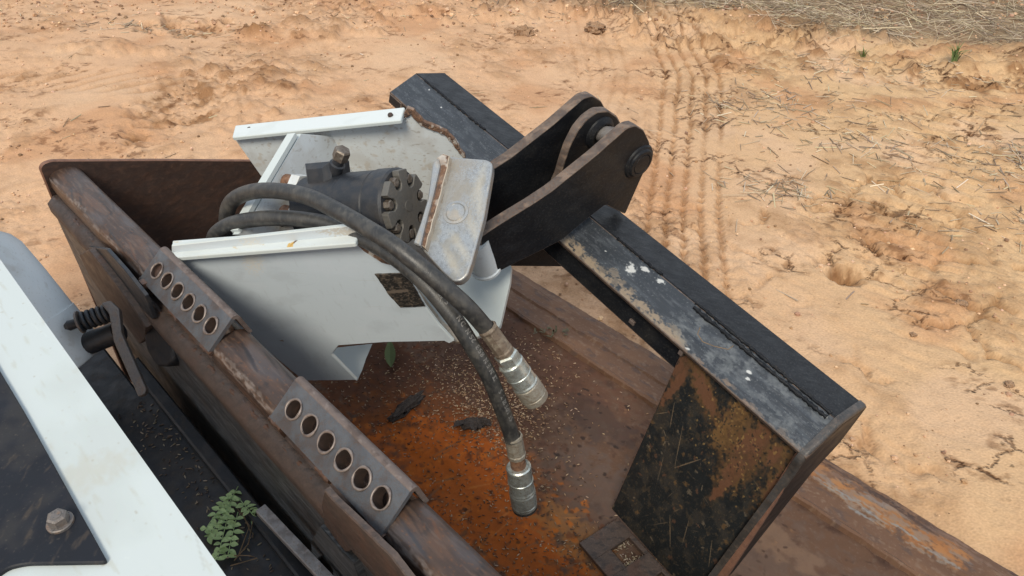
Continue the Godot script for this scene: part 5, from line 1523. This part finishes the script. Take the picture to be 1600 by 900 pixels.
func build_debris() -> void:
	var a := MB.new()
	var bark_m := mat(weather(256, 256, srgb(0.03, 0.022, 0.018), [[2, 1, 1, 0.45, 0.75, srgb(0.07, 0.05, 0.04), 0.8], [3, 1, 1, 0.7, 0.85, srgb(0.14, 0.1, 0.07), 0.6]]), 9.0, 0.7, 0.95, 0.0, 0.2, 2)
	# strip of dark bark
	var p := ony(634, 637, 0.03)
	var q := ony(660, 616, 0.03)
	lump(a, p, q - p, 0.052, 0.012, 0.014, 4)
	var o := thing("bark_piece", "dark strip of bark lying on the orange rust of the bucket floor", "bark", p)
	part("bark", o, [a], [bark_m])
	# crumpled dead leaf
	p = ony(738, 662, 0.03)
	a = MB.new()
	lump(a, p, Vector3(1, 0, -0.1), 0.026, 0.006, 0.018, 9)
	lump(a, p + Vector3(0.028, 0.002, -0.004), Vector3(1, 0, 0.6), 0.016, 0.005, 0.009, 12)
	leaf_mesh(a, p + Vector3(-0.02, 0.006, 0.0), Vector3(-0.7, 0.1, 0.6).normalized(), Vector3.UP, 0.03, 0.008, 0.004)
	leaf_mesh(a, p + Vector3(0.0, 0.006, 0.005), Vector3(0.3, 0.1, 0.9).normalized(), Vector3.UP, 0.028, 0.009, 0.004)
	o = thing("dead_leaf", "crumpled dark dead leaf among the seed husks near the hanging hose", "leaf", p)
	part("blade", o, [a], [bark_m])
	# green leaf under the housing
	a = MB.new()
	p = ony(611, 574, 0.04)
	leaf_mesh(a, p, ony(609, 530, 0.06) - p, Vector3(0, 0.9, 0.4).normalized(), 1.0, 0.0135, 0.004)
	o = thing("green_leaf", "single green oblong leaf poking out under the white housing", "leaf", p)
	part("blade", o, [a], [leaf_mat(0.1, 0.13, 0.04)])
	# fern-like sprig on the black coupler deck
	var dk := 0.374
	p = ony(372, 752, dk)
	o = thing("leaf_sprig", "green feathery leaf sprig on the black deck behind the bucket", "sprig", p)
	var green := leaf_mat(0.42, 0.56, 0.26)
	for f in [[[372, 760], [345, 812], [326, 838], 11], [[366, 770], [350, 830], [340, 872], 12], [[372, 800], [362, 838], [356, 868], 7], [[376, 782], [392, 800], [398, 808], 6], [[370, 768], [340, 796], [322, 826], 8]]:
		a = MB.new()
		var c0 := ony(f[0][0], f[0][1], dk + 0.012); var c1 := ony(f[1][0], f[1][1], dk + 0.02); var c2 := ony(f[2][0], f[2][1], dk + 0.008)
		var w := PackedVector3Array()
		for i in f[3] + 1:
			var x: float = float(i) / f[3]
			w.append(c0.lerp(c1, x).lerp(c1.lerp(c2, x), x))
		a.tube(w, [0.0006], 5)
		for i in range(1, w.size()):
			var d := (w[i] - w[i - 1]).normalized()
			var s := d.cross(Vector3.UP).normalized()
			var ln := 0.0145 * (1.0 - 0.35 * absf(float(i) / w.size() - 0.4))
			for e in [-1.0, 1.0]:
				if rng.randf() < 0.12:
					continue
				leaf_mesh(a, w[i], (s * e + d * rng.randf_range(0.0, 0.6) + Vector3(0, rng.randf_range(-0.35, 0.35), 0)).normalized(), (Vector3.UP + Vector3(rng.randf_range(-0.4, 0.4), 0, rng.randf_range(-0.4, 0.4))).normalized(), ln * rng.randf_range(0.7, 1.1), 0.0034, 0.0006)
		part("frond", o, [a], [green])
	a = MB.new()
	var stem := mat(weather(64, 64, srgb(0.2, 0.13, 0.07), [[2, 1, 1, 0.5, 0.7, srgb(0.1, 0.07, 0.04), 0.8]]), 9.0, 0.7, 0.9)
	for s in [[[347, 735], [362, 765], [378, 800], [392, 832]], [[392, 780], [396, 810], [388, 850], [366, 876]], [[360, 770], [372, 796], [390, 822], [372, 870]], [[366, 868], [390, 868], [402, 872], [360, 884]]]:
		var w := PackedVector3Array()
		for i in s.size():
			w.append(ony(s[i][0], s[i][1], dk + 0.008))
		a.tube(w, [0.0008], 5)
	part("dry_stem", o, [a], [stem])
	# thin curled twig on the hook face
	a = MB.new()
	var tw := PackedVector3Array()
	for s in [[1094, 511], [1090, 522], [1098, 534], [1116, 541], [1138, 546], [1146, 540]]:
		tw.append(at(s[0], s[1], 1.155 - (s[0] - 1090) * 0.0003))
	a.tube(tw, [0.0007], 6)
	o = thing("dry_twig", "thin curled pale twig on the dusty black beam", "twig", tw[0])
	part("stem", o, [a], [stem])
	# tufts of grass
	var tg := leaf_mat(0.12, 0.17, 0.045)
	for s in [[1490, 96, 46, 0.09, 0.07, "green grass tuft on the churned bank at the upper right"], [1240, 6, 20, 0.06, 0.05, "small green tuft among dead grass at the top edge of view"], [1350, 84, 14, 0.05, 0.05, "dull small grass tuft left of the larger green one"]]:
		p = ony(s[0], s[1], 0.03)
		p.y = ground_y(p.x, p.z)
		a = MB.new()
		grass_tuft(a, p, s[2], s[3], s[4])
		o = thing("grass_tuft", s[5], "grass", p, "grass tufts on the churned sand")
		part("blades", o, [a], [tg])
	a = MB.new()
	p = ony(860, 520, 0.026)
	for i in 26:
		var an := rng.randf() * TAU
		leaf_mesh(a, p + Vector3(cos(an) * rng.randf() * 0.05, 0.004, sin(an) * rng.randf() * 0.03), Vector3(rng.randf_range(-1, 1), 0.3, rng.randf_range(-1, 1)).normalized(), Vector3.UP, 0.014, 0.0022, 0.001)
	o = thing("leaf_scraps", "faded green leaf scraps lying near the bucket's front lip", "leaf scraps", p)
	part("blades", o, [a], [leaf_mat(0.1, 0.085, 0.045)])
	# lumps of dark earth that stand out on the sand
	var clod_m := mat(weather(128, 128, srgb(0.36, 0.22, 0.13), [[2, 1, 1, 0.45, 0.75, srgb(0.2, 0.12, 0.07), 0.8]]), 12.0, 0.85, 0.98, 0.0, 0.3, 2)
	for s in [[1505, 468, 0.016, "dark lump of earth standing alone on the sand at the right"], [1430, 516, 0.009, "small dark pebble of earth below the lone lump"], [818, 46, 0.05, "big clod of earth at the top centre of the sand"], [930, 45, 0.05, "rough clod beside the tyre ruts near the top"], [1580, 596, 0.012, "small clod at the right edge of view by a crack"]]:
		p = ony(s[0], s[1], 0.02)
		p.y = ground_y(p.x, p.z) + s[2] * 0.25
		a = MB.new()
		lump(a, p, Vector3(rng.randf_range(-1, 1), 0, rng.randf_range(-1, 1)), s[2], s[2] * 0.6, s[2] * 0.8, int(s[0]))
		o = thing("earth_clod", s[3], "clod", p, "loose clods of earth on the sand")
		part("lump", o, [a], [clod_m])

func scatter(called: String, label: String, category: String, mesh: Mesh, m: Material, xf: Array, cols: Array) -> void:
	var mm := MultiMesh.new()
	mm.transform_format = MultiMesh.TRANSFORM_3D
	mm.use_colors = true
	mm.mesh = mesh
	mm.instance_count = xf.size()
	for i in xf.size():
		mm.set_instance_transform(i, xf[i])
		mm.set_instance_color(i, cols[i])
	var o := MultiMeshInstance3D.new()
	o.name = called
	o.multimesh = mm
	o.material_override = m
	o.set_meta("kind", "stuff")
	o.set_meta("label", label)
	o.set_meta("category", category)
	add_child(o)

func tinted(c: Color, v: float) -> Color:
	var f := rng.randf_range(1.0 - v, 1.0 + v)
	return Color(c.r * f, c.g * f * rng.randf_range(0.95, 1.05), c.b * f * rng.randf_range(0.9, 1.1))

func build_litter() -> void:
	# seed husks on the bucket floor
	var seed_mb := MB.new()
	seed_mb.lathe(Vector3(0, 0, -0.5), Vector3(0, 0, 1), [[0.0, 0.0], [0.11, 0.15], [0.16, 0.45], [0.12, 0.8], [0.0, 1.0]], 6)
	var am := ArrayMesh.new()
	am.add_surface_from_arrays(Mesh.PRIMITIVE_TRIANGLES, seed_mb.arrays())
	var xf := []; var cols := []
	var clumps := []
	for c in [[0.70, 0.55, 0.07, 0.05, 900], [0.56, 0.62, 0.1, 0.06, 1000], [0.66, 0.62, 0.06, 0.05, 500], [0.6, 0.5, 0.16, 0.08, 600], [0.62, 0.4, 0.28, 0.12, 520], [0.92, 0.3, 0.12, 0.05, 380], [0.9, 0.48, 0.035, 0.05, 120], [0.58, 0.78, 0.12, 0.08, 500], [0.85, 0.6, 0.3, 0.25, 120], [0.45, 0.4, 0.12, 0.1, 300], [1.06, 0.42, 0.05, 0.04, 160], [1.2, 0.5, 0.03, 0.03, 120]]:
		for i in c[4]:
			var u := rng.randfn(c[0], c[2]); var tt := rng.randfn(c[1], c[3])
			if u < 0.02 or u > 1.8 or tt < 0.13 or tt > 0.83:
				continue
			var s := rng.randf_range(0.0045, 0.0075)
			var b := Basis.from_euler(Vector3(rng.randf_range(-0.35, 0.35), rng.randf() * TAU, 0)).scaled(Vector3(s * 1.15, s * 1.0, s))
			xf.append(Transform3D(b, bk(u, tt, floor_y(u, tt) + 0.0012)))
			cols.append(tinted([Color(0.3, 0.185, 0.105), Color(0.2, 0.11, 0.06), Color(0.09, 0.05, 0.03), Color(0.4, 0.29, 0.19)][rng.randi() % 4 if rng.randf() < 0.75 else 2], 0.3))
	# and on the deck behind the bucket
	for i in 230:
		var u := rng.randf_range(0.46, 0.98); var tt := -0.06 - absf(rng.randfn(0, 0.03))
		var s := rng.randf_range(0.0045, 0.008)
		var b := Basis.from_euler(Vector3(rng.randf_range(-0.35, 0.35), rng.randf() * TAU, 0)).scaled(Vector3(s, s, s))
		xf.append(Transform3D(b, bk(u, tt, 0.3712)))
		cols.append(tinted([Color(0.16, 0.12, 0.08), Color(0.08, 0.055, 0.04), Color(0.26, 0.21, 0.15)][rng.randi() % 3], 0.3))
	# in the slots of the foot flange
	for c in [[968, 850, 130], [990, 882, 150]]:
		for i in c[2]:
			var p := ony(c[0] + rng.randfn(0, 9), c[1] + rng.randfn(0, 7), 0.03)
			var s := rng.randf_range(0.005, 0.008)
			xf.append(Transform3D(Basis.from_euler(Vector3(rng.randf_range(-0.6, 0.6), rng.randf() * TAU, 0)).scaled(Vector3(s, s, s)), p + Vector3(0, rng.randf_range(-0.003, 0.004), 0)))
			cols.append(tinted([Color(0.28, 0.22, 0.15), Color(0.16, 0.11, 0.07), Color(0.4, 0.33, 0.25)][rng.randi() % 3], 0.3))
	scatter("seed_husks", "scattered brown seed husks over the rusty bucket floor", "seed husks", am, M.straw, xf, cols)
	# dead grass and straw on the ground
	var box := BoxMesh.new()
	box.size = Vector3(1, 1, 1)
	xf = []; cols = []
	var n := 0
	for c in [[0, 7500], [1, 500], [2, 1150], [3, 260]]:
		for i in c[1]:
			var x := 0.0; var z := 0.0
			if c[0] == 0:
				x = rng.randf_range(0.5, 4.2); z = rng.randf_range(-5.4, -3.6)
				if ground_h(x, z)[2] < rng.randf() * 0.9 + 0.1:
					continue
			elif c[0] == 1:
				x = rng.randf_range(0.9, 3.2); z = rng.randf_range(-3.8, -2.1)
				if n_mask.get_noise_2d(x * 2.2 + 7.0, z * 2.2) < 0.05 + rng.randf() * 0.3:
					continue
			elif c[0] == 2:
				var k: Array = [[1.4, -2.55, 0.16, 0.1], [1.25, -2.85, 0.22, 0.16], [2.0, -2.55, 0.3, 0.1], [1.75, -2.3, 0.25, 0.06], [1.0, -2.95, 0.14, 0.1], [2.3, -3.2, 0.5, 0.12], [1.55, -3.35, 0.3, 0.14], [0.95, -2.2, 0.1, 0.06], [1.7, -2.0, 0.2, 0.05], [-0.6, -4.15, 0.8, 0.1], [-1.9, -3.95, 0.2, 0.06], [2.05, -2.45, 0.2, 0.07]][rng.randi() % 12]
				x = rng.randfn(k[0], k[2]); z = rng.randfn(k[1], k[3])
			else:
				x = rng.randf_range(-3.0, 3.0); z = rng.randf_range(-4.9, -1.0)
			if Vector3(x - corner.x, 0, z - corner.z).dot(bt) < 1.02 and Vector3(x - corner.x, 0, z - corner.z).dot(bu) > -0.03:
				continue
			var ln := rng.randf_range(0.02, 0.09) if c[0] > 0 else rng.randf_range(0.05, 0.26)
			var b := Basis.from_euler(Vector3(rng.randfn(0, 0.12 if c[0] > 0 else 0.2), rng.randf() * TAU, rng.randf() * 3.0)) * Basis.from_scale(Vector3(rng.randf_range(0.0014, 0.003) if c[0] == 0 else rng.randf_range(0.0012, 0.0048), 0.0014, ln))
			xf.append(Transform3D(b, Vector3(x, ground_y(x, z) + (0.003 if c[0] > 0 else rng.randf_range(0.004, 0.03)), z)))
			cols.append(tinted([Color(0.46, 0.37, 0.25), Color(0.36, 0.28, 0.19), Color(0.25, 0.19, 0.125), Color(0.55, 0.46, 0.33), Color(0.18, 0.13, 0.09), Color(0.3, 0.22, 0.15)][rng.randi() % (5 if c[0] == 0 else 6)], 0.25))
	scatter("dead_grass", "dead grass and straw scattered over the sand at the upper right", "dead grass", box, M.straw, xf, cols)
	# crumbs and small clods of earth
	var crumb := MB.new()
	lump(crumb, Vector3.ZERO, Vector3(1, 0, 0), 1.0, 0.7, 0.9, 33, 8, 5)
	am = ArrayMesh.new()
	am.add_surface_from_arrays(Mesh.PRIMITIVE_TRIANGLES, crumb.arrays())
	xf = []; cols = []
	for i in 15000:
		var z := -rng.randf_range(0.7, 5.0)
		var x := rng.randf_range(-0.75, 0.75) * (-z + 0.6)
		var here := n_mid.get_noise_2d(x * 0.6, z * 0.6) + n_mask.get_noise_2d(x, z)
		var back := smoothstep(-3.6, -4.1, z)
		if here < rng.randf_range(-0.5, 0.4) - back * 0.3:
			continue
		if Vector3(x - corner.x, 0, z - corner.z).dot(bt) < 1.02 and Vector3(x - corner.x, 0, z - corner.z).dot(bu) > -0.03:
			continue
		var s := 0.0012 + 0.0042 * pow(rng.randf(), 4.0) + back * 0.012 * pow(rng.randf(), 2.0)
		if rng.randf() < 0.05:
			s = rng.randf_range(0.004, 0.009)
		xf.append(Transform3D(Basis.from_euler(Vector3(rng.randf() * 0.6, rng.randf() * TAU, 0)).scaled(Vector3.ONE * s), Vector3(x, ground_y(x, z) + s * 0.3, z)))
		cols.append(tinted([Color(0.52, 0.32, 0.19), Color(0.4, 0.23, 0.13), Color(0.22, 0.125, 0.07), Color(0.6, 0.39, 0.25)][rng.randi() % 4], 0.2))
	scatter("earth_crumbs", "small crumbs of earth strewn over the sand", "earth crumbs", am, M.straw, xf, cols)
